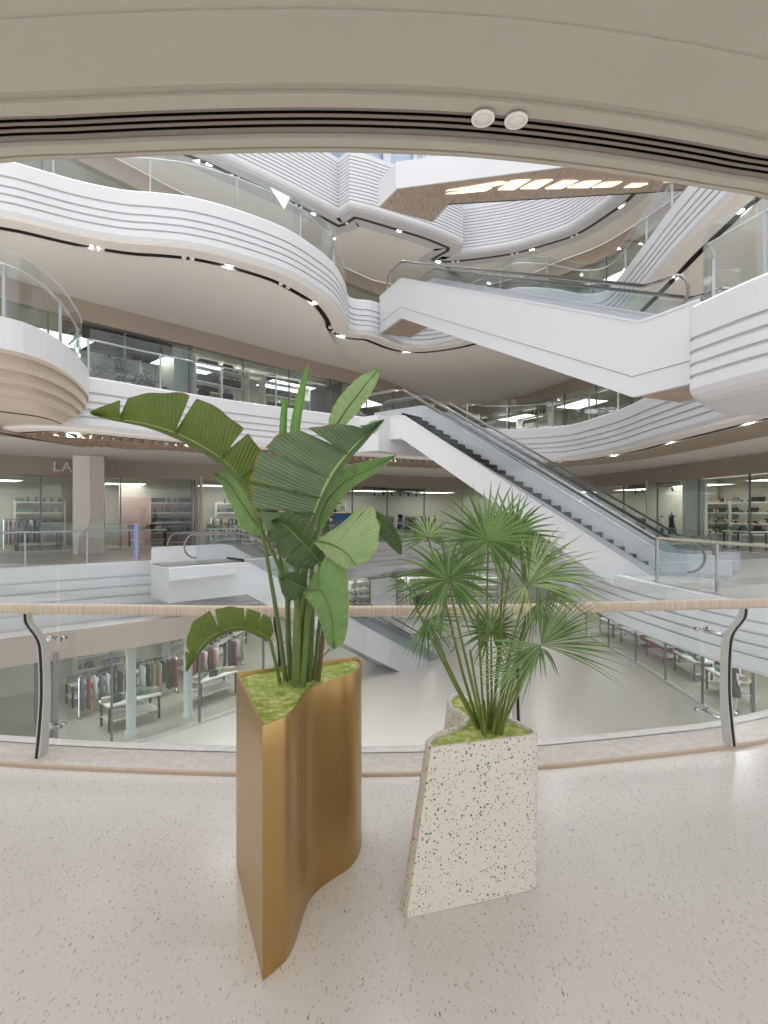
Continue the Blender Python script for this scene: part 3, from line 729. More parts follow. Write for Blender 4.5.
# level 1 left shops
S = 'upper-left clothes shop'
blackceil(FR1, 60, 172, 8.28, .3, 4.1); track_line(FR1, 90, 165, 1.0, 8.1, S, 7)
backdrop(FR1, 80, 172, 3.6, 5.2, 8.3, 'shop_white'); partition(FR1, 172, 5.2, 8.3, .1, 4)
row('rack', FR1, 92, 168, 2.5, 5.2, S, 8)
put('mannequin', FR1, 165, 1.1, 5.2, S)
row('shelf', FR1, 84, 170, 3.3, 5.2, S, 7, (0, 1, 3))
p, _ = along(FR1, 108, .9); bush_thing(p, 5.24, 1.75, 'round clipped shrub in a dark pot behind the upper left shop glass')
p, _ = along(FR1, 146, .9); bush_thing(p, 5.24, 1.45, 'smaller leafy shrub in a pot right of the round clipped shrub')
p, _ = along(FR1, 12, 1.4)
row('rack', FR1, 6, 59, 1.6, 5.2, 'far upper-left shop behind the round balcony', 8)
# vertical glass fins
t = empty('fin_screen', along(FR1, 184, .5)[0]+V((0,0,5.25)), 'screen of vertical pale glass fins beside the upper-left shop', 'screen')
for i in range(14):
    p, a = along(FR1, 175+i*1.5, .5); bm = bmesh.new(); box(bm, (p.x, p.y, 6.75), (.03, .14, 3.0), rot=rz_m(a)); link('fin', bm, M['edgeglass'], t, world=True)
S = 'upper-left shoe shop'
row('shelf', FR1, 182, 312, 3.5, 5.2, S, 5, (4, 1, 2), gap=.1)
row('shelf', FR1, 182, 312, 1.9, 5.2, S, 5, (2, 2, 4), gap=1.2)
row('table', FR1, 190, 310, 1.5, 5.2, S, 7, (4, 1, 2))
panel_lights(FR1, (200, 215, 230, 245, 260, 275, 290, 305), 2.0, 8.5, S); panel_lights(FR1, (207, 222, 237, 252, 267, 282, 297), 3.2, 8.5, S)
partition(FR1, 318, 5.2, 8.3, .1, 4, 'shop_grey'); backdrop(FR1, 318, 385, 3.0, 5.2, 8.3, 'shop_grey')
S = 'grey upper shop left of the long escalator'
row('rack', FR1, 326, 382, 1.8, 5.2, S, 7)
panel_lights(FR1, (335, 360), 2, 8.5, S)
S = 'upper gallery shop right of the centre'
row('shelf', FR1, 464, 549, 2.4, 5.2, S, 6, (0, 1, 3))
row('rack', FR1, 471, 614, 1.4, 5.2, S, 6)
panel_lights(FR1, (480, 505, 530, 555, 600), 2, 8.5, S)

# level 0 left shops
S = 'ground-level shop left of the stone column'
row('rack', FR0, 1, 74, 2.2, 0, S, 9)
put('shelf', FR0, 40, 3.8, 0, S, 6, (0, 3)); put('table', FR0, 38, 1.3, 0, S, 5, (3, 2)); put('mannequin', FR0, 52, 1.2, 0, S); put('mannequin', FR0, 8, 1.0, 0, S)
panel_lights(FR0, (8, 28, 45, 65), 1.8, 3.45, S, s=(1.2, .3))
partition(FR0, 90, 0, 3.4, .1, 4.1)
S = 'pink-walled shop right of the stone column'
row('rack', FR0, 104, 122, 1.6, 0, S, 8)
backdrop(FR0, 119, 192, 2.6, 0, 2.45, 'shop_pink'); backdrop(FR0, 119, 192, 2.62, 2.45, 3.5, 'shop_white')
row('table', FR0, 141, 184, 1.3, 0, S, 7, (2, 3, 0, 1))
put('mannequin', FR0, 127, 1.3, 0, S); put('shelf', FR0, 172, 2.3, 0, S, 6, (2, 0))
panel_lights(FR0, (130, 150, 170, 186), 1.2, 3.45, S)
partition(FR0, 196, 0, 3.4, -.05, 4, 'brown'); partition(FR0, 201, 0, 3.4, -.05, 1)
S = 'ground-level shop behind the broad-leaved plant'
row('table', FR0, 206, 354, 1.4, 0, S, 7, (2, 1, 3))
row('shelf', FR0, 208, 344, 3.6, 0, S, 6, (0, 1, 2))
panel_lights(FR0, (210, 225, 245, 330, 345), 1.6, 3.45, S)
S = 'dark-ceilinged shop behind the long escalator'
blackceil(FR0, 362, 425, 3.2, .3, 4); track_line(FR0, 370, 420, 1.2, 3.0, S, 6)
row('rack', FR0, 361, 422, 1.7, 0, S, 7)
row('table', FR0, 366, 416, .9, 0, S, 5, (3, 2))
put('mannequin', FR0, 400, .7, 0, S); put('mannequin', FR0, 380, .7, 0, S)
panel_lights(FR0, (368, 390, 410), 2.6, 3.12, S, s=(.8, .2))
S = 'ground-level shop left of the stone column'
row('shelf', FR0, -10, 84, 3.85, 0, S, 7, (0, 3, 2)); row('table', FR0, -5, 84, 1.1, 0, S, 6, (3, 2, 1), gap=1.0)
S = 'pink-walled shop right of the stone column'
row('shelf', FR0, 104, 192, 2.3, 0, S, 7, (0, 2)); row('table', FR0, 104, 190, 1.0, 0, S, 6, (2, 3, 1), gap=.8)
S = 'ground-level shop behind the broad-leaved plant'
row('shelf', FR0, 205, 350, 3.85, 0, S, 6, (0, 1, 2)); row('rack', FR0, 205, 350, 2.6, 0, S, 7, gap=.8)
S = 'dark-ceilinged shop behind the long escalator'
row('rack', FR0, 358, 440, 2.8, 0, S, 8, gap=.3)
# level 0 right shops
S = 'ground-level shop right of the escalator'
blackceil(FR0, 628, 680, 3.2, .3, 4.1); track_line(FR0, 632, 676, 1.1, 3.05, S, 6)
row('rack', FR0, 636, 672, 1.8, 0, S, 8)
put('mannequin', FR0, 672, .8, 0, S); put('mannequin', FR0, 660, .8, 0, S)
partition(FR0, 682, 0, 3.4, -.05, 4)
t = empty('fin_screen', along(FR0, 692, .4)[0]+V((0,0,.05)), 'screen of vertical pale glass fins right of the escalator foot', 'screen')
for i in range(12):
    p, a = along(FR0, 684+i*2.0, .4); bm = bmesh.new(); box(bm, (p.x, p.y, 1.7), (.03, .14, 3.0), rot=rz_m(a)); link('fin', bm, M['edgeglass'], t, world=True)
S = 'bright shoe shop at the right edge'
for px, dd in ((703, 3.0), (716, 2.2), (729, 3.2), (742, 2.0), (755, 3.0)): put('shelf', FR0, px, dd, 0, S, 7, (4, 1, 2), rot=PI/2-.5)
row('shelf', FR0, 711, 779, 3.6, 0, S, 7, (4, 1, 2))
row('table', FR0, 704, 768, 1.6, 0, S, 7, (4, 2, 3))
panel_lights(FR0, (705, 720, 735, 750, 765), 1.6, 3.45, S); panel_lights(FR0, (712, 728, 744, 760), 3.0, 3.45, S)
# level -1 shops
S = 'lower-floor shop below the left rail'
row('table', FR_1, 66, 240, 1.8, -5.2, S, 8, (1, 3, 2), gap=1.4)
row('rack', FR_1, 66, 240, 3.4, -5.2, S, 7, gap=.9)
row('table', FR_1, 66, 240, 4.9, -5.2, S, 8, (1, 3, 2, 0), gap=.8)
row('shelf', FR_1, 66, 240, 7.0, -5.2, S, 6, (0, 1, 3, 2))
for px, py in ((131, 734), (188, 716)):
    t = empty('slim_column', PZ(px, py, -5.17), 'slim stone column inside the lower-left shop, the %s of two' % ('left' if px < 150 else 'right'), 'column')
    bm = bmesh.new(); lathe(bm, [(.2, 0), (.2, .1), (.14, .14), (.14, 2.5), (.24, 2.86)], 16); link('shaft', bm, M['cream'], t)
panel_lights(FR_1, (70, 100, 130, 160, 190, 215), 1.8, -2.12, S)
partition(FR_1, 45, -5.2, -2.1, -.05, 3.9, 'shop_grey')
S = 'lower-floor shop below the right rail'
row('table', FR_1, 600, 745, 1.5, -5.2, S, 6, (2, 3, 1), gap=1.2)
row('rack', FR_1, 600, 745, 2.7, -5.2, S, 7)
row('mannequin', FR_1, 636, 739, .8, -5.2, S)
panel_lights(FR_1, (600, 630, 660, 700, 740), 2, -2.12, S)
backdrop(FR_1, 640, 672, 1.8, -5.2, -2.2, 'redp')
S = 'lower-floor shop behind the lower escalator'
row('shelf', FR_1, 346, 504, 2.4, -5.2, S, 6, (0, 1, 3))
row('rack', FR_1, 366, 454, 1.2, -5.2, S, 7)
panel_lights(FR_1, (360, 390, 420, 450, 480), 1.6, -2.12, S)
# level 2 shops
S = 'top gallery shop behind the upper escalator'
blackceil(FR2, 395, 510, 13.4, .3, 3.9)
row('rack', FR2, 431, 499, 1.5, 10.4, S, 7)
row('shelf', FR2, 556, 604, 2.5, 10.4, 'top gallery shop at the right', 6, (0, 1, 3))
panel_lights(FR2, (420, 450, 480, 560, 590, 620), 1.6, 13.3, S)

# posters
def poster(p, a, w_, h_, m, label, cat='poster'):
    t = empty('framed_poster', p, label, cat, rz=a)
    bm = bmesh.new(); box(bm, (0, -.04, 0), (w_, .02, h_)); link('print', bm, M[m], t)
    bm = bmesh.new()
    for s in (-1, 1): box(bm, (s*w_/2, -.05, 0), (.09, .05, h_+.09)); box(bm, (0, -.05, s*h_/2), (w_, .05, .09))
    link('frame', bm, M['blue2'] if 'blue2' in M else M['greymet'], t)
p, a = along(FR_1, 383, -.3); poster(p+V((0,0,-3.5)), a, 2.2, 2.0, 'screen', 'large pale poster in a dark frame beyond the lower escalator')
p, a = along(FR0, 342, -.1); poster(p+V((0,0,1.2)), a, 1.2, .8, 'blue', 'blue poster on the shop glass behind the broad leaves')
# LAN sign
def text(body, loc, a, size, m, label, depth=.03):
    c = bpy.data.curves.new('sign', 'FONT'); c.body = body; c.size = size; c.extrude = depth; c.space_character = 1.15
    tmp = bpy.data.objects.new('tmp_text', c); me = bpy.data.meshes.new_from_object(tmp); bpy.data.objects.remove(tmp); bpy.data.curves.remove(c)
    o = bpy.data.objects.new('shop_sign', me); C.objects.link(o); me.materials.clear(); me.materials.append(M[m])
    o.location = loc; o.rotation_euler = (PI/2, 0, a); return tag(o, label, 'sign')
p, a = along(FR0, 52.5, -.04); text('LAN', p+V((0,0,3.42)), a, .58, 'sign', 'white letters LAN on the brown band left of the stone column')

# stone column
t = empty('stone_column', PZ(89, 553.5, 0)+V((0,0,.02)), 'tall stone-clad column between the ground-level shops', 'column', rz=.5)
t.rotation_euler = (0, 0, .42)
bm = bmesh.new(); box(bm, (-.22, 0, 1.97), (.62, .9, 3.94)); bmesh.ops.bevel(bm, geom=bm.edges[:], offset=.03, segments=2); link('shaft', bm, M['cream'], t)
bm = bmesh.new(); pl = [(-.35,0),(-.30,.7),(.02,1.15),(.1,1.6),(.06,3.2),(.1,3.94),(.56,3.94),(.56,0)]
a1 = [bm.verts.new((x_, -.49, z_)) for x_, z_ in pl]; a2 = [bm.verts.new((x_, .44, z_)) for x_, z_ in pl]; n = len(pl)
for j in range(n): bm.faces.new((a1[j], a1[(j+1) % n], a2[(j+1) % n], a2[j]))
bm.faces.new(a1); bm.faces.new(a2); link('stone_cladding', recalc(bm), M['curb'], t)
bm = bmesh.new(); tube(bm, [(x_, -.5, z_) for x_, z_ in pl[:6]], .018, 6); tube(bm, [(.57,-.5,.0),(.57,-.5,3.9)], .018, 6); link('light_line', bm, M['sign'], t)

# small track spots in the soffit tracks
bm = bmesh.new(); lathe(bm, [(.06,.04),(.07,0),(.06,-.05),(.01,-.06)], 12); SP = link('soffit_spotlight', bm, M['sign']); us = []
for c, z, pl, lb in ((EDGE2, 9.04, (95, 102, 184, 192, 281, 288, 330, 333), 'left upper gallery'), (EDGE1, 3.84, (520, 560), 'lower gallery')):
    for px in pl:
        q, a = along(c, px, .68)
        if q: place(SP, us, q+V((0,0,z)), a, 'small white spotlight in the soffit track of the %s' % lb, 'spotlight', 'soffit spotlights of the %s' % lb)
for px in (232, 238, 296, 301, 347, 453, 458, 512, 517, 572, 577, 625):
    c = offs(E3r, .02); k = (px-CX)/F
    for a_, b_ in zip(c, c[1:]):
        fa = a_.x-k*a_.y; fb = b_.x-k*b_.y
        if fa*fb <= 0 and fa != fb:
            q = a_.lerp(b_, fa/(fa-fb)); place(SP, us, q+V((0,0,14.2)), 0, 'small white spotlight in the zigzag soffit track of the top gallery', 'spotlight', 'soffit spotlights of the top gallery'); break
for D in (14.6, 15.0, 11.2, 11.6):
    pass

# ------------------------------------------------------------------ railings
def railing(curve, z, label, spacing=1.6, post='thin', clip=None, h=1.3, hr=1.05, hm='metal', inset=.15, group=None):
    c = offs(curve, inset); L = length(c); n = max(1, int(round(L/spacing)))
    mid = c[len(c)//2]; root = empty('glass_railing', V((mid.x, mid.y, z)), label, 'railing')
    hpts = offs(c, .1, z+hr)
    bm = bmesh.new(); tube(bm, hpts, .03, 8); link('handrail', bm, M[hm], root, world=True)
    for i in range(n):
        a = at_s(c, L*i/n)[0]; b = at_s(c, L*(i+1)/n)[0]
        k = 6; pts = [at_s(c, L*i/n + (L/n)*(.01+.98*j/k))[0] for j in range(k+1)]
        ang = math.atan2((b-a).y, (b-a).x); m_ = (a+b)/2
        if abs(m_.x) > m_.y*.85+1.5: continue
        bm = bmesh.new(); o1 = pts; o2 = offs(pts, .02)
        loft(bm, [[V((p.x,p.y,z+.06)) for p in o1], [V((p.x,p.y,z+h)) for p in o1], [V((p.x,p.y,z+h)) for p in o2], [V((p.x,p.y,z+.06)) for p in o2], [V((p.x,p.y,z+.06)) for p in o1]], mis=[0,1,0,1], smooth=False)
        link('glass_panel', recalc(bm), [M['glass'], M['edgeglass']], root, world=True)
        q = at_s(offs(c, .08), L*i/n)[0]
        bm = bmesh.new(); box(bm, (q.x, q.y, z+hr/2), (.045, .06, hr), rot=rz_m(ang)); box(bm, (q.x, q.y, z+.03), (.12, .12, .02), rot=rz_m(ang))
        link('post', bm, M['metal'], root, world=True)
    return root
def sub(curve, x0, x1, y0=0, y1=99): return [p for p in curve if x0 <= p.x <= x1 and y0 <= p.y <= y1]
railing(sub(EDGE0, -13.5, -8.2, 13, 19), 0.02, 'glass railing along the left gallery edge in front of the stone column', 1.9)
railing([p for p in EDGE0 if p.x > 6 and p.y < 12.9], 0.02, 'glass railing with wooden handrail right of the escalator foot', 1.7, hm='handwood')
i0 = [i for i, p in enumerate(EDGE0) if p.y > 19.6 and p.x < 0][0]; i1 = [i for i, p in enumerate(EDGE0) if p.y > 16 and p.x > 0][-1]
railing(EDGE0[i0:i1], 0.02, 'glass railing along the far gallery edge at ground level', 2.0)
i0 = [i for i, p in enumerate(EDGE1) if p.x > .0][0]
railing([p for p in EDGE1[:i0] if -7.75 < p.x < -1.9], 5.22, 'glass railing of the left gallery one floor up', 2.0)
i2 = [i for i, p in enumerate(EDGE1) if p.x > 3.6][0]
railing(EDGE1[i2:], 5.22, 'glass railing of the right gallery one floor up', 1.9)
railing(NOSE1[4:-6], 5.22, 'curved glass railing of the round balcony at the left', 1.7, hm='sat2' if 'sat2' in M else 'satin')
railing(NEAR1[12:], 5.22, 'glass railing of the near balcony at the right, one floor up', 1.8, inset=.2, hm='satin')
i3 = [i for i, p in enumerate(EDGE2) if p.y > 21.5][0]
railing(EDGE2[:i3], 10.42, 'glass railing of the upper left gallery with grooved white edge', 2.3, hm='satin')
i4 = [i for i, p in enumerate(EDGE2) if p.x > 3.2][0]
railing(EDGE2[i4:], 10.42, 'glass railing of the upper right gallery', 2.0, hm='satin')

# our own railing
NR = empty('balcony_railing', V((0, 3.75, .03)), 'near balcony railing with pale wooden handrail, curved steel posts and glass', 'railing')
hand = w2([(-6.3, 4.35), (-5.0, 3.94), (-3.8, 3.68)]) + pxs([(0,608),(120,609.5),(240,611),(384,611),(500,609.5),(600,607),(700,604.5),(768,602.5)], 1.065) + w2([(3.7, 4.1), (4.8, 4.7), (6.1, 5.7)])
HR = [V((p.x, p.y, 1.065)) for p in resample(cr(hand, 8), 220)]
bm = bmesh.new(); uvl = bm.loops.layers.uv.new('UVMap'); nring = 14; rings = []; ss = 0
nsH = normals2(HR)
for i, p in enumerate(HR):
    rings.append([bm.verts.new(p + nsH[i]*math.copysign(abs(math.cos(2*PI*j/nring+.2))**.7, math.cos(2*PI*j/nring+.2))*.032 + V((0,0,1))*math.copysign(abs(math.sin(2*PI*j/nring+.2))**.7, math.sin(2*PI*j/nring+.2))*.034) for j in range(nring)])
for i in range(len(rings)-1):
    a, b = rings[i], rings[i+1]; d = (HR[i+1]-HR[i]).length
    for j in range(nring):
        f = bm.faces.new((a[j], a[(j+1) % nring], b[(j+1) % nring], b[j])); f.smooth = True
        for lp, uv in zip(f.loops, ((ss, j/nring), (ss, (j+1)/nring), (ss+d, (j+1)/nring), (ss+d, j/nring))): lp[uvl].uv = uv
    ss += d
link('handrail', recalc(bm), M['handwood'], NR, world=True)
GC = offs(NEAR, .27); GC = resample(GC, 240)
def col_hit(c, px):
    k = (px-CX)/F
    for i, (a, b) in enumerate(zip(c, c[1:])):
        fa = a.x-k*a.y; fb = b.x-k*b.y
        if fa*fb <= 0 and fa != fb: return a.lerp(b, fa/(fa-fb)), i
postx = [-240, 25, 275, 526, 746, 925]
joints = []
for k_, px in enumerate(postx):
    q, i = col_hit(HR, px)
    n_ = nsH[i].copy(); tdir = V((-n_.y, n_.x, 0))*-1
    base = PZ(36, 762, .03) if False else None
    prof_in = [(0, 1.04), (.005, .98), (.035, .93), (.085, .87), (.12, .81), (.135, .74), (.145, .6), (.145, .4), (.125, .2), (.10, .03)]
    dep = [.035, .04, .045, .052, .058, .06, .062, .066, .075, .085]
    pr_ = cr([V((r, z_, dd)) for (r, z_), dd in zip(prof_in, dep)], 4)
    def P3(r, z_, s): return V((q.x, q.y, 0)) + n_*r + tdir*s + V((0,0,z_))
    bm = bmesh.new(); hw = .021
    rows = [[P3(p.x, p.y, -hw), P3(p.x, p.y, hw), P3(p.x+p.z, p.y, hw), P3(p.x+p.z, p.y, -hw)] for p in pr_]
    loft(bm, rows, closed=True, smooth=False); bm.faces.new([bm.verts.new(v_) for v_ in rows[0]]); bm.faces.new([bm.verts.new(v_) for v_ in rows[-1]])
    post = link('post', recalc(bm), M['satin'], NR, world=True)
    bm = bmesh.new()
    rows = [[P3(p.x-.003, p.y, -hw*.45), P3(p.x-.003, p.y, hw*.45), P3(p.x+.004, p.y, hw*.45), P3(p.x+.004, p.y, -hw*.45)] for p in pr_[1:]]
    loft(bm, rows, closed=True, smooth=False)
    inl = link('black_inlay', recalc(bm), M['black'], NR, world=True); 
    inl.parent = post
    for zz in (.80, .18):
        rr_ = [p for p in pr_ if p.y <= zz][0]; x0 = rr_.x+rr_.z; bm = bmesh.new()
        gq = offs(NEAR, .31); 
        # distance to the glass along the normal
        best = min(((V((g.x, g.y, 0))-V((q.x, q.y, 0))).dot(n_), abs((V((g.x,g.y,0))-V((q.x,q.y,0))).dot(tdir))) [::-1] for g in GC)[1]
        tube(bm, [P3(x0-.01, zz, 0), P3(best, zz, 0)], .011, 8)
        for s in (-1, 1):
            tube(bm, [P3(best-.03, zz, 0), P3(best-.02, zz, s*.05)], .008, 6); tube(bm, [P3(best-.028, zz, s*.05), P3(best+.02, zz, s*.05)], .016, 10)
        br = link('glass_clamp', recalc(bm), M['chrome'], NR, world=True); br.parent = post
    joints.append(min(range(len(GC)), key=lambda i_: abs((V((GC[i_].x, GC[i_].y, 0))-V((q.x, q.y, 0))).dot(tdir)) + (99 if (GC[i_]-V((q.x,q.y,0))).length > .7 else 0)))
for a, b in zip(joints, joints[1:]):
    pts = resample(GC[a:b+1], 16); L_ = length(pts); pts = resample([at_s(pts, .006)[0]] + pts[1:-1] + [at_s(pts, L_-.006)[0]], 16)
    o2 = offs(pts, .012); zz = (.03, 1.32)
    bm = bmesh.new()
    loft(bm, [[V((p.x,p.y,zz[0])) for p in pts], [V((p.x,p.y,zz[1])) for p in pts], [V((p.x,p.y,zz[1])) for p in o2], [V((p.x,p.y,zz[0])) for p in o2], [V((p.x,p.y,zz[0])) for p in pts]], mis=[0,1,0,1], smooth=False)
    link('glass_panel', recalc(bm), [M['glass'], M['edgeglass']], NR, world=True)

# ------------------------------------------------------------------ escalators
def escalator(label, T, B, z1, z0, width, land_t=2.4, land_b=2.2, truss=1.15, side=1, wood_under=False, seam=False, hz=.95, capn=-.04, capf=.5, gb=1.5, gt=1.7):
    T = V((T.x, T.y, 0)); B = V((B.x, B.y, 0)); d = (B-T); L = d.length; d.normalize()
    n_ = V((-d.y, d.x, 0))*side      # away from the camera side
    root = empty('escalator', V((B.x, B.y, z0)), label, 'escalator')
    H = z1-z0; ang = H/L
    def Q(s, t, z): return T + d*s + n_*t + V((0,0,z))
    def zs(s): return z1 if s <= 0 else (z0 if s >= L else z1-ang*s)
    bot = [(-land_t, z1-truss), (.05, z1-truss), (L-.1, z0-truss+.05), (L+land_b, z0-truss+.05)]
    for t0, t1, nm in ((0, .1, 'near'), (width-.1, width, 'far')):
        cap = capn if nm == 'near' else capf
        top = [(-land_t, z1+cap), (-.15, z1+cap), (.15, z1+cap-.04), (L+.05, z0+cap+.02), (L+.45, z0+max(cap, .0)), (L+land_b, z0+max(cap, 0))]
        bm = bmesh.new(); poly = top + bot[::-1]
        a_ = [bm.verts.new(Q(s, t0, z)) for s, z in poly]; b_ = [bm.verts.new(Q(s, t1, z)) for s, z in poly]; m_ = len(poly)
        for j in range(m_): bm.faces.new((a_[j], a_[(j+1) % m_], b_[(j+1) % m_], b_[j]))
        bm.faces.new(a_); bm.faces.new(b_); bmesh.ops.triangulate(bm, faces=[f for f in bm.faces if len(f.verts) > 4])
        link('side_panel', recalc(bm), M['white'], root, world=True)
        # panel seam
        if nm == 'near' and seam:
            bm = bmesh.new(); so = .42
            tube(bm, [Q(s, -.004, z+so) for s, z in bot], .006, 4); link('seam', bm, M['fin'], root, world=True)
        tc_ = (t0+t1)/2
        bm = bmesh.new(); loft(bm, [[Q(s, t0-.01, z) for s, z in top], [Q(s, t0-.01, z+.05) for s, z in top], [Q(s, t1+.01, z+.05) for s, z in top], [Q(s, t1+.01, z) for s, z in top], [Q(s, t0-.01, z) for s, z in top]], smooth=False)
        link('deck_cover', recalc(bm), M['satin2'] if 'satin2' in M else M['white'], root, world=True)
        # glass balustrade
        bm = bmesh.new(); g0 = tc_-.006; g1 = tc_+.006
        lo = [(s, z+.05) for s, z in top]; lo[0] = (-gt, lo[0][1]); lo[-1] = (L+gb, lo[-1][1])
        hi = [(s, z+hz-.05-cap) for s, z in ((-gt, z1+cap), (-.15, z1+cap), (.15, z1+cap-.04), (L+.05, z0+cap+.02), (L+.45, z0+cap-.04), (L+gb, z0+cap-.04))]
        loft(bm, [[Q(s, g0, z) for s, z in lo], [Q(s, g0, z) for s, z in hi], [Q(s, g1, z) for s, z in hi], [Q(s, g1, z) for s, z in lo], [Q(s, g0, z) for s, z in lo]], smooth=False)
        link('glass_balustrade', recalc(bm), M['glass'], root, world=True)
        # handrail with rounded ends
        hp = []
        for a0 in range(0, 181, 20):
            A0 = math.radians(a0); hp.append((-gt-math.sin(A0)*.38, z1+hz-.38-math.cos(A0)*.38))
        hp += [(-.3, z1+hz), (.1, z1+hz-.03), (L+.1, z0+hz+.06), (L+.5, z0+hz)]
        for a0 in range(0, 181, 20):
            A0 = math.radians(a0); hp.append((L+gb+math.sin(A0)*.38, z0+hz-.38+math.cos(A0)*.38))
        bm = bmesh.new(); tube(bm, [Q(s, tc_, z) for s, z in hp], .032, 8); link('handrail', bm, M['rubber'], root, world=True)
        bm = bmesh.new(); tube(bm, [Q(s, tc_, z-.04) for s, z in hp[8:-8]], .016, 6); link('handrail_guide', bm, M['metal'], root, world=True)
        # inner skirt
    # underside
    bm = bmesh.new(); loft(bm, [[Q(s, .1, z+.02) for s, z in bot], [Q(s, width-.1, z+.02) for s, z in bot]], smooth=False)
    link('underside', recalc(bm), M['woodsoffit'] if wood_under else M['white'], root, world=True)
    # end plates of the truss
    for s, z in ((-land_t+.02, z1), (L+land_b-.02, z0)):
        bm = bmesh.new(); v_ = [bm.verts.new(Q(s, t_, z_)) for t_, z_ in ((.1, z-truss+.02), (width-.1, z-truss+.02), (width-.1, z), (.1, z))]; bm.faces.new(v_); link('end_plate', bm, M['white'], root, world=True)
    # landings
    for s0, s1, z in ((-land_t, .0, z1), (L, L+land_b, z0)):
        bm = bmesh.new(); loft(bm, [[Q(s0, .1, z+.03), Q(s1, .1, z+.03)], [Q(s0, width-.1, z+.03), Q(s1, width-.1, z+.03)]], smooth=False); link('comb_plate', recalc(bm), M['metal'], root, world=True)
    ns = int(round(H/.2)); ru = L/ns; base = None; first = None
    for i in range(ns):
        s = i*ru; z = z1-(i+.5)*H/ns
        if first is None:
            bm = bmesh.new(); w0 = width-.24
            # local: x along d, y along n
            box(bm, (ru/2, w0/2, -.02), (ru+.01, w0, .03), 0); box(bm, (.0, w0/2, H/ns/2-.01), (.03, w0, H/ns), 1)
            for q_ in range(12): box(bm, (ru/2, w0*(q_+.5)/12, .0), (ru, .02, .012), 0)
            stp = link('step', bm, [M['greymet'], M['slot']], root); first = stp
        else: stp = first.copy(); C.objects.link(stp); stp.parent = root
        q = Q(s, .12, z) - root.location
        stp.location = q; stp.rotation_euler = (0, 0, math.atan2(d.y, d.x))
        if side < 0: stp.scale = (1, -1, 1)
    return root, d, n_, L
nA = (ESC_A['bot']-ESC_A['top']).normalized(); nn = V((-nA.y, nA.x, 0))
escalator('long white escalator in the middle, nearer of the pair with the dark steps in view', ESC_A['top'], ESC_A['bot'], 5.2, 0, 1.45, 2.4, 1.7, truss=.85, gb=.9)
escalator('escalator directly behind the long middle one, with only its pale side and handrails in view', ESC_A['top']+nn*1.6, ESC_A['bot']+nn*1.6, 5.2, 0, 1.5, 2.4, 1.7, truss=.55, gb=.9)
escalator('upper white escalator crossing to the near balcony at the right', V((.62, 20.4, 0)), V((5.12, 10.75, 0)), 10.4, 5.25, 1.5, 1.9, 1.35, 1.25, wood_under=True, seam=True, capn=.25, gb=.7, gt=.9)
escalator('lower escalator going down behind the broad-leaved plant', V((-4.7, 18.0, 0)), V((2.1, 24.2, 0)), 0, -5.2, 1.5, 2.6, 1.2, 1.1, hz=1.0)

# landing slabs linking the escalators to the galleries
def slab(name, poly, z0, z1, m):
    bm = bmesh.new(); prism(bm, poly, z0, z1); tag(link(name, recalc(bm), M[m]), kind='structure')
slab('floor', [(-1.9, 20.2), (-.2, 19.0), (3.2, 22.6), (2.6, 24.5), (-.8, 23.5)], 3.9, 5.19, 'white')
slab('floor', [(-7.4, 17.3), (-6.4, 15.8), (-4.9, 17.6), (-6.2, 19.6)], -.35, 0.0, 'white')

# bridge at the top with wood soffit and lit slots
BR = empty('high_bridge', V((6, 19, 13.2)), 'high white bridge with wooden underside and slanting lit slots', 'bridge')
a, b, c_, d_ = PZ(396, 189.5, 13.2), PZ(447, 205, 13.2), PZ(700, 190, 13.2), PZ(540, 164, 13.2)
d_ = PZ(560, 168.5, 13.2); d_ = a + (d_-a)*1.5
bm = bmesh.new(); vs = [bm.verts.new(x_) for x_ in (a, b, c_, d_)]; bm.faces.new(vs)
e1, e2 = PD(378, 207, 19.9), PD(432, 222, 21.0)
bm2 = bmesh.new(); vs2 = [bm2.verts.new(x_) for x_ in (a, b, e2, e1)]; bm2.faces.new(vs2)
M['woodb'] = wood('bridge_wood', (158, 138, 124), (190, 172, 158), (6, .6, 1), .5, ns=4)
link('wooden_underside', bm, M['woodb'], BR, world=True); link('wooden_ramp', bm2, M['woodb'], BR, world=True)
up = V((0,0,.95))
for p, q in ((a, d_), (b, c_), (a, e1), (b, e2)):
    bm = bmesh.new(); nrm = (q-p).cross(V((0,0,1))).normalized()*.06
    vs = [p, q, q+up, p+up]; w1 = [bm.verts.new(x_) for x_ in vs]; w2_ = [bm.verts.new(x_+nrm) for x_ in vs]
    for j in range(4): bm.faces.new((w1[j], w1[(j+1) % 4], w2_[(j+1) % 4], w2_[j]))
    bm.faces.new(w1); bm.faces.new(w2_); link('parapet', recalc(bm), M['white'], BR, world=True)
for quad in (((446,191),(500,182),(508,183),(478,190)), ((446,194),(492,188),(486,191),(455,194)), ((498,190),(512,181),(530,180),(514,190)), ((520,189),(536,181),(553,180),(537,189)), ((545,189),(563,181),(578,181),(561,189)), ((567,188),(584,182),(601,181),(588,188)), ((592,188),(604,183),(622,182),(612,187)), ((624,188),(632,184),(648,184),(640,187))):
    bm = bmesh.new(); v1 = [bm.verts.new(PZ(x_, y_, 13.17)) for x_, y_ in quad]; v2 = [bm.verts.new(PZ(x_, y_, 13.17)+V((0,0,.02))) for x_, y_ in quad]
    bm.faces.new(v1); bm.faces.new(v2)
    for j in range(4): bm.faces.new((v1[j], v1[(j+1) % 4], v2[(j+1) % 4], v2[j]))
    link('lit_slot', recalc(bm), M['warmlamp'], BR, world=True)
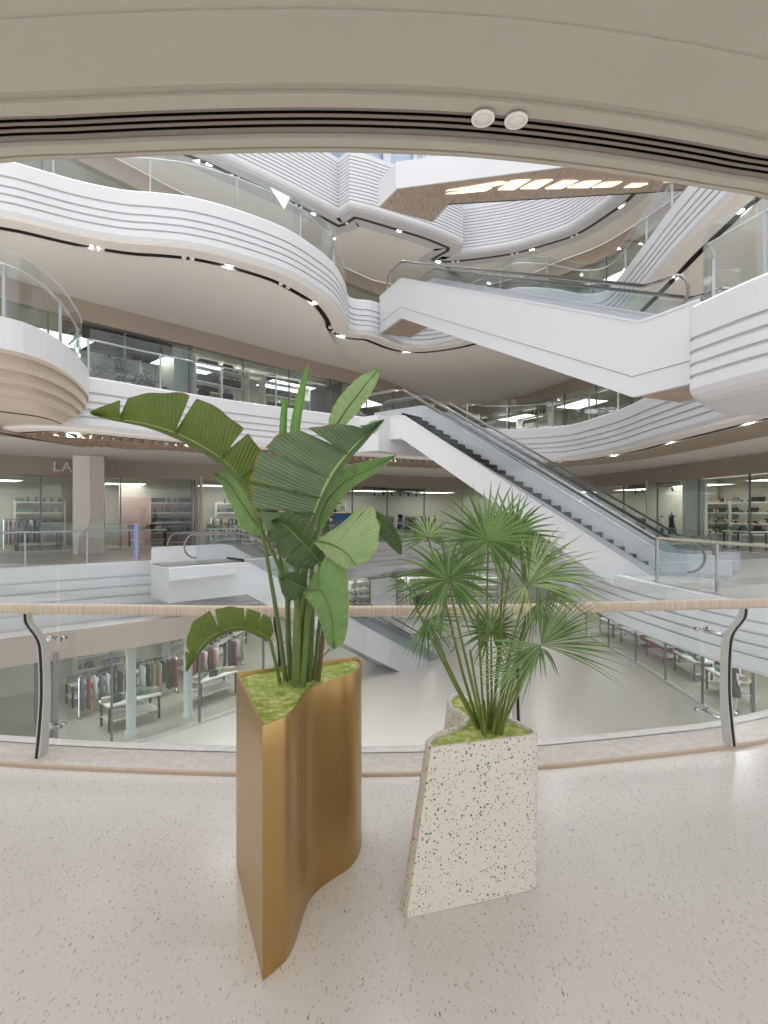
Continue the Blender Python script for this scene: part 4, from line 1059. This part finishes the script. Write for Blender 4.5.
# hanging triangular pennants
for pts, lb in ((((270,187),(290,197),(284,209)), 'white triangular pennant below the striped top gallery'), (((192,160),(200,159),(199,164)), 'small white triangular pennant at the ceiling edge')):
    bm = bmesh.new(); a1 = [bm.verts.new(PD(x_, y_, 12)) for x_, y_ in pts]; a2 = [bm.verts.new(PD(x_, y_, 12)+V((0,.04,0))) for x_, y_ in pts]
    bm.faces.new(a1); bm.faces.new(a2)
    for j in range(3): bm.faces.new((a1[j], a1[(j+1) % 3], a2[(j+1) % 3], a2[j]))
    tag(link('pennant', recalc(bm), M['sign']), lb, 'pennant')
# lavender end post of the left railing + hoop stands
p = PZ(136.5, 560.5, .02); bm = bmesh.new(); box(bm, (0,0,.65), (.13,.1,1.3)); bmesh.ops.bevel(bm, geom=bm.edges[:], offset=.02, segments=2)
o = link('end_post', bm, M['lav']); o.location = p; tag(o, 'lavender end post at the right end of the left glass railing', 'post')

# ------------------------------------------------------------------ planters
def fill_between(outer_t, outer_b, zt, zb, th, zin, m, name, parent, top_inner):
    n = len(outer_t); bm = bmesh.new()
    inner = top_inner
    K = 8
    rows = [[V((b.x+(a.x-b.x)*k/K, b.y+(a.y-b.y)*k/K, zb+(zt-.006-zb)*k/K)) for a, b in zip(outer_t, outer_b)] for k in range(K+1)]
    cen = sum((V((a.x,a.y,0)) for a in outer_t), V())/n
    rows.append([V((a.x, a.y, zt)).lerp(V((i_.x, i_.y, zt)), .22) for a, i_ in zip(outer_t, inner)])
    rows.append([V((i_.x, i_.y, zt)).lerp(V((a.x, a.y, zt)), .22) for a, i_ in zip(outer_t, inner)])
    rows.append([V((i_.x, i_.y, zt-.006)) for i_ in inner]); rows.append([V((i_.x, i_.y, zin)) for i_ in inner])
    vr = loft(bm, rows, closed=True, smooth=True)
    bm.faces.new(vr[0]); o = link(name, recalc(bm), M[m], parent)
    md = o.modifiers.new('es', 'EDGE_SPLIT'); md.split_angle = math.radians(38); return o
def closed_offset(pts, d):
    n = len(pts); out = []
    for i in range(n):
        a, b, c = pts[i-1], pts[i], pts[(i+1) % n]; d1 = (b-a).normalized(); d2 = (c-b).normalized()
        n1 = V((-d1.y, d1.x, 0)); n2 = V((-d2.y, d2.x, 0)); m_ = (n1+n2).normalized(); m_ = m_/max(.35, m_.dot(n1)); out.append(V((b.x, b.y, 0))+m_*d)
    return out
def area2(pts): return sum(a.x*b.y-b.x*a.y for a, b in zip(pts, pts[1:]+pts[:1]))
def moss_bed(name, poly, z, label, parent=None):
    """grid clipped to the outline, gently mounded"""
    xs = [p.x for p in poly]; ys = [p.y for p in poly]; st = .0115; bm = bmesh.new(); vm = {}
    def inside(x, y):
        r = False; n = len(poly); j = n-1
        for i in range(n):
            if (poly[i].y > y) != (poly[j].y > y) and x < (poly[j].x-poly[i].x)*(y-poly[i].y)/(poly[j].y-poly[i].y)+poly[i].x: r = not r
            j = i
        return r
    nx = int((max(xs)-min(xs))/st)+2; ny = int((max(ys)-min(ys))/st)+2
    ins = {(i, j): inside(min(xs)+i*st, min(ys)+j*st) for i in range(nx) for j in range(ny)}
    def vert(i, j):
        if (i, j) not in vm:
            x_, y_ = min(xs)+i*st, min(ys)+j*st
            if not ins.get((i, j)):   # snap to outline
                best = min((closest(V((x_, y_, 0)), a, b) for a, b in zip(poly, poly[1:]+poly[:1])), key=lambda q: (q-V((x_, y_, 0))).length); x_, y_ = best.x, best.y; h = 0
            else: h = .008*noise.noise(V((x_*14, y_*14, 0))) + .007*noise.noise(V((x_*45, y_*45, 3)))
            vm[(i, j)] = bm.verts.new((x_, y_, z+h))
        return vm[(i, j)]
    for i in range(nx-1):
        for j in range(ny-1):
            if sum(ins.get(q, False) for q in ((i,j),(i+1,j),(i+1,j+1),(i,j+1))) >= 1:
                f = bm.faces.new((vert(i,j), vert(i+1,j), vert(i+1,j+1), vert(i,j+1))); f.smooth = True
    bmesh.ops.remove_doubles(bm, verts=bm.verts[:], dist=.0005)
    o = link(name, bm, M['moss']); tag(o, label, 'moss', kind='stuff'); return o
def closest(p, a, b):
    d = b-a; t = max(0, min(1, (p-a).dot(d)/max(1e-9, d.dot(d)))); return a+d*t

zg = .925
gp = pxs([(262,723.5),(262.6,723.6)], zg)
curveAC = cr(pxs([(262.5,726),(276,721),(287,716),(296,707.5),(302,698),(308,690.5),(317,685),(331,680),(345,676),(355,671.5),(360.5,666),(361.5,661),(358.5,657.5),(352,656.8)], zg), 5)
sideCB = [curveAC[-1].lerp(pxs([(237.5,672.2)], zg)[0], k/10) for k in range(1, 11)]
cornerB = pxs([(236.3,673)], zg); A0 = curveAC[0]
sideBA = [cornerB[0].lerp(A0, k/12) for k in range(0, 12)]
gpoly = curveAC + sideCB + sideBA
if area2(gpoly) < 0: gpoly = gpoly[::-1]
gin = closed_offset(gpoly, .010)
GP = empty('gold_planter', sum(gpoly, V())/len(gpoly), 'tall brushed gold planter with a pointed front edge and wavy side', 'planter')
off = GP.location.copy(); gl_ = [p-off for p in gpoly]; gi_ = [p-off for p in gin]
fill_between(gl_, gl_, zg, 0.002, .01, zg-.12, 'gold', 'shell', GP, gi_)
moss_bed('moss_bed', closed_offset(gpoly, .011), zg-.018, 'yellow-green moss filling the gold planter')

zt = .70
topc = cr(pxs([(447.5,702),(450,707),(458.5,711.5),(464,717),(461.5,722),(450,727),(436,732),(427.5,737.5),(425.5,743),(431,748.5)], zt), 5)
fr_ = [topc[-1].lerp(pxs([(531,735.5)], zt)[0], k/12) for k in range(1, 13)]
rc = cr(pxs([(531,735.5),(536,733.6),(537.5,731),(534,728)], zt), 3)[1:]
K0 = pxs([(463,693.5)], zt)[0]
rb = [rc[-1].lerp(K0, k/12) for k in range(1, 13)]
kc = cr(pxs([(463,693.5),(456,692.6),(450,695),(447.3,699)], zt), 3)[1:]
tp = topc + fr_ + rc + rb + kc
def widen(p):
    k = max(0, (.695-p.x)/.49); return V((p.x-.102*k, p.y + (.06*(p.y-2.35)/.5 if p.y > 2.35 else -.025*k), 0))
bp_ = [widen(p) for p in tp]
if area2(tp) < 0: tp = tp[::-1]; bp_ = bp_[::-1]
TP = empty('terrazzo_planter', sum(tp, V())/len(tp), 'cream terrazzo planter with green and grey chips, wider at its base', 'planter')
off = TP.location.copy()
fill_between([p-off for p in tp], [p-off for p in bp_], zt, .002, .02, zt-.1, 'pot', 'shell', TP, [p-off for p in closed_offset(tp, .024)])
moss_bed('moss_bed', closed_offset(tp, .025), zt-.018, 'yellow-green moss filling the terrazzo planter')

# ------------------------------------------------------------------ broad-leaved plant
BP = empty('broad_leaved_plant', PZ(300, 684, .9), 'tall broad-leaved plant with arching split leaves in the gold planter', 'plant')
def blade(mid, left, right, matn, splits=(), nu=90, nv=9, cup=.02, Dm=None):
    """mid/left/right: lists of (px, py, D) from leaf base to tip; edges are resampled against the midrib"""
    if splits: nu = 260
    Mi = resample(cr([PD(*p) for p in mid], 8), nu); Le = resample(cr([PD(*p) for p in left], 8), nu); Ri = resample(cr([PD(*p) for p in right], 8), nu)
    bm = bmesh.new(); uvl = bm.loops.layers.uv.new('UVMap'); grid = []
    view = V((0, -1, 0))
    for i in range(nu):
        u = i/(nu-1); row = []
        for j in range(-nv, nv+1):
            v = j/nv; E = Le[i] if v < 0 else Ri[i]; av = abs(v)
            wmul = 1.0
            for (su, sd, sw, side) in splits:
                if side * v <= 0 and side != 0: continue
                q = 1-abs(u-su)/sw
                if q > 0: wmul = min(wmul, 1-sd*q)
            # small ragged wave at the rim
            wmul *= 1 - .02*math.sin(u*47+v) * av
            p = Mi[i].lerp(E, av*wmul)
            p = p + view*(cup*math.sin(av*PI*.6)) + V((0,-1,0))*(.004*math.sin(u*60)*av)
            row.append(bm.verts.new(p))
        grid.append(row)
    for i in range(nu-1):
        for j in range(2*nv):
            f = bm.faces.new((grid[i][j], grid[i+1][j], grid[i+1][j+1], grid[i][j+1])); f.smooth = True
            for lp, (a_, b_) in zip(f.loops, ((i,j),(i+1,j),(i+1,j+1),(i,j+1))): lp[uvl].uv = (a_/(nu-1), b_/(2*nv))
    lf = link('leaf', bm, BL[matn], BP, world=True)
    bm = bmesh.new(); k = len(Mi); tube(bm, [p+view*.002 for p in Mi[:-3]], [.0055*(1-.8*i/k) for i in range(k-3)], 6)
    mr_ = link('midrib', bm, M['stem'], BP, world=True); mr_.parent = lf
    return lf
def stalk(pts, r0, r1, m='stem'):
    P_ = cr([PD(*p) for p in pts], 6); k = len(P_); bm = bmesh.new()
    tube(bm, P_, [r0+(r1-r0)*i/(k-1) for i in range(k)], 9); return link('stalk', bm, M[m], BP, smooth=True, world=True)
# 1 big arch to the left
blade([(260,524,2.45),(252,494,2.42),(235,472,2.38),(213,454,2.34),(182,437,2.30),(151,426,2.28),(120,420,2.27),(93,415,2.27)],
      [(268,520,2.47),(270,476,2.45),(262,450,2.42),(240,425,2.38),(215,407,2.34),(190,396,2.30),(160,394,2.28),(128,400,2.27),(93,413,2.27)],
      [(258,524,2.5),(249,497,2.5),(233,476,2.45),(211,458,2.42),(181,441,2.38),(150,429,2.35),(118,422,2.3),(93,416,2.27)], 'olive',
      [(.25,.6,.010,-1),(.38,.85,.011,-1),(.61,.95,.012,-1),(.86,.85,.014,-1)], nu=110, cup=.03)
# 8 pale leaf behind, left
blade([(264,534,2.56),(250,515,2.56),(238,497,2.56),(228,482,2.56),(213,473,2.56)], [(262,536,2.58),(243,528,2.58),(233,508,2.58),(225,490,2.58),(213,473,2.56)], [(272,526,2.55),(262,497,2.55),(250,482,2.54),(238,474,2.55),(213,473,2.56)], 'mid', cup=.015)
# 3 upright pale leaf
blade([(334,430,2.52),(345,412,2.52),(357,396,2.52),(368,382,2.52),(380,368,2.52)], [(327,428,2.5),(333,408,2.5),(345,391,2.5),(360,377,2.51),(380,368,2.52)], [(343,428,2.56),(358,412,2.56),(370,396,2.55),(378,380,2.53),(380,368,2.52)], 'light', cup=.01)
# 4 right glossy leaf
blade([(317,532,2.42),(322,512,2.42),(331,496,2.42),(348,480,2.43),(370,469,2.44),(397,455,2.45)], [(316,530,2.4),(315,508,2.4),(326,488,2.4),(345,468,2.41),(368,461,2.42),(397,455,2.45)], [(320,534,2.44),(330,517,2.45),(342,499,2.46),(358,484,2.47),(378,472,2.46),(397,455,2.45)], 'mid', [(.62,.8,.008,-1)], cup=.015)
# 6 dark tip behind on the right
blade([(366,512,2.5),(378,520,2.48),(390,531,2.46),(398,545,2.45),(401,555,2.45)], [(372,509,2.5),(388,518,2.48),(398,532,2.46),(402,545,2.45),(401,555,2.45)], [(360,520,2.5),(374,530,2.48),(384,540,2.46),(393,549,2.45),(401,555,2.45)], 'dark', cup=.01)
# 2 large central matt leaf
blade([(310,528,2.30),(322,498,2.27),(334,474,2.24),(348,455,2.22),(364,438,2.22),(384,421,2.24)], [(272,531,2.36),(255,505,2.33),(255,470,2.27),(275,440,2.22),(305,431,2.18),(335,426,2.17),(362,427,2.19),(384,421,2.24)],
      [(313,528,2.32),(326,500,2.32),(338,477,2.3),(352,459,2.28),(367,442,2.26),(384,421,2.24)], 'grey', [(.12,.8,.010,-1),(.25,.9,.010,-1),(.42,.5,.010,-1),(.64,.7,.018,-1),(.86,.5,.012,-1)], nu=110, cup=.045)
# 13 pale tip
blade([(363,433,2.3),(370,428,2.3),(384,421,2.3)], [(364,429,2.3),(372,421,2.3),(384,421,2.3)], [(365,435,2.3),(375,433,2.3),(384,421,2.3)], 'light', nu=20, cup=.004)
# 7 dark leaf below the central one
blade([(320,562,2.26),(308,548,2.22),(295,534,2.20),(283,524,2.20),(273,520,2.22)], [(312,568,2.28),(293,566,2.24),(278,550,2.22),(272,534,2.21),(273,520,2.22)], [(327,556,2.27),(316,534,2.22),(302,518,2.19),(287,513,2.2),(273,520,2.22)], 'dark', [(.42,.6,.006,-1),(.66,.5,.008,-1)], cup=.03)
# 5 pale leaf to the right
blade([(314,541,2.2),(330,544,2.14),(345,552,2.10),(356,565,2.08)], [(316,540,2.2),(338,526,2.16),(360,508,2.14),(372,507,2.12),(379,525,2.1),(377,548,2.08),(367,561,2.07),(356,565,2.08)], [(314,542,2.2),(322,550,2.16),(334,561,2.12),(347,568,2.09),(356,565,2.08)], 'light', [(.48,.5,.008,-1)], cup=.02)
# 9 small round leaf
blade([(307,590,2.28),(298,585,2.26),(289,580,2.25),(281,578,2.25)], [(304,594,2.28),(294,600,2.26),(283,593,2.25),(281,578,2.25)], [(307,583,2.28),(299,573,2.26),(288,572,2.25),(281,578,2.25)], 'dark', nu=40, cup=.015)
# 10 drooping leaf lower right
blade([(306,592,2.22),(320,590,2.17),(329,606,2.14),(333,626,2.13),(334,648,2.14)], [(308,587,2.22),(322,562,2.19),(337,557,2.17),(347,575,2.15),(349,605,2.14),(346,637,2.14),(334,648,2.14)], [(306,596,2.22),(314,606,2.19),(321,622,2.16),(327,640,2.15),(334,648,2.14)], 'mid', [(.2,.6,.01,-1)], cup=.025)
# 11 low arch to the left
blade([(270,639,2.36),(258,631,2.33),(244,627,2.31),(226,630,2.29),(208,640,2.28),(196,655,2.27),(188,671,2.27)], [(275,630,2.38),(270,617,2.36),(253,609,2.33),(232,606,2.31),(212,610,2.29),(194,623,2.28),(187,648,2.27),(188,671,2.27)],
      [(268,641,2.38),(256,634,2.36),(244,630,2.35),(227,633,2.33),(210,643,2.31),(198,657,2.29),(188,671,2.27)], 'olive', [(.17,.6,.008,-1),(.29,.75,.01,-1),(.51,.8,.016,-1),(.84,.6,.014,-1)], nu=110, cup=.02)
# 14 narrow pale leaf behind the stems
blade([(290,600,2.6),(284,578,2.6),(280,553,2.6)], [(286,600,2.6),(279,578,2.6),(280,553,2.6)], [(295,600,2.6),(293,578,2.6),(280,553,2.6)], 'mid', nu=30)
# rolled spears
def spear(pts, rs):
    P_ = cr([PD(*p) for p in pts], 6); k = len(P_); bm = bmesh.new()
    f = lambda t: rs[min(int(t*(len(rs)-1)), len(rs)-2)]*(1-(t*(len(rs)-1)) % 1) + rs[min(int(t*(len(rs)-1))+1, len(rs)-1)]*((t*(len(rs)-1)) % 1)
    tube(bm, P_, [f(min(.9999, i/(k-1))) for i in range(k)], 10); link('rolled_leaf', bm, BL['spear'], BP, world=True)
BL['spear'] = mat('rolled_leaf_green', (104, 152, 62), .45, var=.3, bscale=20)
spear([(300,560,2.5),(294,470,2.5),(295,430,2.5),(301,395,2.5),(309,362,2.5)], [.012,.02,.024,.02,.002])
spear([(292,560,2.52),(284,470,2.52),(283,430,2.52),(285,400,2.52)], [.01,.018,.018,.014])
# stalks
bD = 2.47
stalk([(286,684,bD),(279,630,2.46),(270,575,2.45),(260,522,2.45)], .012, .008)
stalk([(280,683,2.42),(276,665,2.4),(270,640,2.36)], .010, .007)
stalk([(296,686,2.42),(297,640,2.38),(300,590,2.34),(308,552,2.3),(311,527,2.3)], .024, .012)
stalk([(302,686,2.42),(306,640,2.38),(308,600,2.33),(307,590,2.28)], .018, .010)
stalk([(291,684,2.5),(288,640,2.5),(286,590,2.52),(276,560,2.54),(262,530,2.56)], .013, .007)
stalk([(309,683,2.48),(312,620,2.46),(312,570,2.43),(317,530,2.42)], .015, .008)
stalk([(300,684,2.5),(298,620,2.5),(296,580,2.51),(300,556,2.5)], .018, .012)
stalk([(318,681,2.46),(322,645,2.44),(325,600,2.44),(322,560,2.46),(330,480,2.5),(335,428,2.52)], .011, .007, 'stemdark')
stalk([(306,684,2.5),(305,630,2.48),(304,590,2.36),(308,556,2.25),(315,541,2.2)], .014, .008)
stalk([(304,684,2.46),(303,640,2.42),(302,610,2.34),(305,592,2.22)], .012, .007)
stalk([(294,684,2.5),(290,650,2.52),(289,610,2.6),(290,598,2.6)], .010, .006)
stalk([(314,682,2.5),(320,620,2.52),(330,560,2.54),(350,525,2.52),(366,512,2.5)], .011, .006)
stalk([(300,684,2.44),(310,610,2.36),(318,575,2.3),(320,562,2.26)], .012, .007)

# ------------------------------------------------------------------ fan palm
FP = empty('fan_palm', PZ(489, 733, .68), 'bushy fan palm with pleated round leaves in the terrazzo planter', 'plant')
def fan(cx, cy, D, rpx, nrm, axis, a0, a1, n, matn, droop=.15, fold=.25, base=None, curl=.0, seed=1, split=.36):
    """round pleated leaf: hub at a pixel/depth, plane normal nrm, axis = the middle direction, angles a0..a1 round it"""
    rr = random.Random(seed); c = PD(cx, cy, D); Rm = rpx*D/F
    N_ = V(nrm).normalized(); ax = V(axis); ax = (ax - N_*ax.dot(N_)).normalized(); sd = N_.cross(ax).normalized()
    bm = bmesh.new(); uvl = bm.loops.layers.uv.new('UVMap'); da = (a1-a0)/n
    K = 11
    for i in range(n):
        am = math.radians(a0+da*(i+.5)); hd = math.radians(da)*.5
        L_ = Rm*(.80+.2*math.cos((am)/1.6))*rr.uniform(.88, 1.08); tw = rr.uniform(-.12, .12); dr = droop*rr.uniform(.6, 1.5)
        prev = None; am += rr.uniform(-.03, .03); mi_ = 1 if rr.random() < .35 else 0
        for k in range(K+1):
            t = k/K; rho = L_*t
            wd = math.tan(hd)*Rm*min(t, split)*.98
            if t > split: wd *= max(0, 1-((t-split)/(1-split))**1.35)
            dirv = ax*math.cos(am)+sd*math.sin(am); sv = -ax*math.sin(am)+sd*math.cos(am)
            sv = (sv*math.cos(tw*t)+N_*math.sin(tw*t))
            pc = c + dirv*rho + N_*(fold*Rm*t*t) + V((0,0,-1))*dr*Rm*t**2.4 + N_*curl*Rm*t**3
            row = [bm.verts.new(pc - sv*wd), bm.verts.new(pc + N_*(.62*wd+.0005)), bm.verts.new(pc + sv*wd)]
            if prev:
                for q in range(2):
                    f = bm.faces.new((prev[q], prev[q+1], row[q+1], row[q])); f.smooth = False; f.material_index = mi_
                    ms_ = ((k-1)/K, k/K)
                    for lp, uv in zip(f.loops, ((ms_[0], .2+.3*q), (ms_[0], .2+.3*(q+1)), (ms_[1], .2+.3*(q+1)), (ms_[1], .2+.3*q))): lp[uvl].uv = uv
            prev = row
    lf = link('fan_leaf', bm, [PL[matn], PL[{'light': 'mid', 'mid': 'dark', 'dark': 'mid'}[matn]]], FP, world=True)
    if base:
        P_ = cr([PD(*p) for p in base] + [c], 8); k = len(P_); bm = bmesh.new()
        tube(bm, P_, [.0085+(.004-.0085)*i/(k-1) for i in range(k)], 7); link('stalk', bm, M['pstem'], FP, smooth=True, world=True)
    return lf
T_ = 2.48
fan(515,533,2.62,52,(.2,-1,.3),(.3,0,1),-150,150,30,'mid',.14,.15,[(492,733,2.52),(500,640,2.58)],seed=3)
fan(488,540,2.42,68,(-.05,-1,.25),(0,0,1),-168,168,40,'mid',.12,.12,[(489,734,T_),(487,650,2.45)],seed=1)
fan(427.5,537,2.58,36,(-.2,-1,.5),(-.1,0,1),-130,130,28,'light',.15,.2,[(481,732,2.55),(462,670,2.58),(440,580,2.6)],seed=4)
fan(491,632,2.66,40,(0,-1,.1),(0,0,1),-160,160,30,'mid',.2,.1,[(492,732,2.58)],seed=6)
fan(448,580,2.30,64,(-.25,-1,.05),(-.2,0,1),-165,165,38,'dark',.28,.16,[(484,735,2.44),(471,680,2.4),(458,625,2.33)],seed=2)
fan(427,620,2.52,46,(-.5,-.8,.9),(.5,-.2,-.55),-80,80,22,'mid',.2,.1,[(482,733,2.5),(455,680,2.5)],seed=7)
fan(407,584,2.55,42,(.6,-.6,-.4),(-.85,0,.45),-20,25,8,'mid',.1,.05,[(480,733,2.48),(450,675,2.5),(420,615,2.53)],seed=8)
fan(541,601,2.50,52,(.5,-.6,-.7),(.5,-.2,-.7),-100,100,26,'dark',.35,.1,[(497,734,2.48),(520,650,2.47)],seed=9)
fan(528,585,2.36,86,(-.45,-.85,.2),(.80,0,.55),-48,58,30,'light',.34,.10,[(494,735,2.44),(508,660,2.4)],seed=5)
fan(522,580,2.46,74,(-.4,-.85,.3),(.82,.1,.62),-60,50,24,'mid',.30,.12,None,seed=15)
fan(526,586,2.33,44,(.1,-.8,.3),(-.55,-.2,-.6),-38,55,11,'light',.35,.1,None,seed=16,split=.2)
fan(541,645,2.30,80,(-.35,-.85,.35),(.82,0,.45),-50,66,34,'mid',.16,.12,[(497,736,2.42),(515,690,2.35)],seed=10)
fan(541,645,2.30,66,(-.2,-.75,.65),(-.9,-.1,-.35),-40,45,14,'mid',.15,.15,None,seed=17)
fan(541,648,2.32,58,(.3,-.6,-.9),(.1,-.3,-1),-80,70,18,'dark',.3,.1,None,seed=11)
fan(516,672,2.28,50,(.1,-.7,.7),(-.85,-.1,-.15),-45,60,15,'light',.3,.2,[(501,735,2.42)],seed=12,split=.22)
fan(505,545,2.66,42,(0,-1,.2),(.4,0,1),-120,120,22,'light',.1,.1,[(493,733,2.6)],seed=13)
for bx, by, tx, ty, D1 in ((487,733,470,650,2.55),(495,733,512,640,2.55),(499,733,530,655,2.6),(485,734,478,610,2.5),(490,735,505,600,2.48)):
    P_ = cr([PD(bx, by, 2.5), PD((bx+tx)/2+(tx-bx)*.08, (by+ty)/2, 2.52), PD(tx, ty, D1)], 8); bm = bmesh.new(); tube(bm, P_, .006, 6); link('stalk', bm, M['pstem'], FP, smooth=True, world=True)
# fibrous collar at the base
bm = bmesh.new(); rr = random.Random(5)
for k in range(16):
    a_ = rr.uniform(0, 6.28); r_ = rr.uniform(.01, .045); b0 = PZ(489, 733, .68)+V((math.cos(a_)*r_, math.sin(a_)*r_, -.01)); tube(bm, [b0, b0+V((math.cos(a_)*.02, math.sin(a_)*.02, rr.uniform(.08, .16)))], [.010, .005], 6)
link('leaf_bases', bm, M['pstem'], FP, world=True)

# ------------------------------------------------------------------ lights
# daylight falling through the roof glazing
sl = bpy.data.lights.new('sun', 'SUN'); sl.energy = 2.0; sl.angle = math.radians(45); sl.color = (1, .985, .96)
so_ = bpy.data.objects.new('sun', sl); C.objects.link(so_); so_.rotation_euler = (.12, .0, 0)
# added area lights brightening the dim shop interiors, one every few metres
for cv, zl, pw in ((FR_1, -2.2, 55), (FR0, 3.05, 34), (FR1, 8.1, 34), (FR2, 13.2, 24)):
    c = offs(cv, 2.1); L = length(c); k = int(L/5)
    for i in range(k):
        p, d = at_s(c, L*(i+.5)/k)
        if p.y < 11 or abs(p.x) > p.y*.95+1: continue
        area('shop_fill', (p.x, p.y, zl), (0, 0, math.atan2(d.y, d.x)), 2.6, pw, (1, .97, .92), 1.6)
# spotlights in the dark soffit tracks; the lowest row, trackless, is added floor light
for c, zl, pw, stp in ((offs(EDGE0, 1.2), -2.05, 16, 4.0), (offs(EDGE1, .70), 3.86, 26, 3.6), (offs(EDGE2, .70), 9.07, 30, 3.4), (offs(E3, .02), 14.17, 16, 4)):
    L = length(c); k = int(L/stp)
    for i in range(k):
        p, d = at_s(c, L*(i+.5)/k)
        if p.y < 9 or abs(p.x) > p.y*1.0+1: continue
        l = area('soffit_lamp', (p.x, p.y, zl), (0, 0, math.atan2(d.y, d.x)), .2, pw, (1, .97, .92), .06)
area('balcony_fill', (0, -1.6, 4.05), (0, 0, 0), 3.0, 42, (1, .98, .95), 1.2)  # added unseen area light over the balcony, brightens the near floor
for o in list(bpy.data.objects):
    if o.type == 'LIGHT': o.visible_camera = True
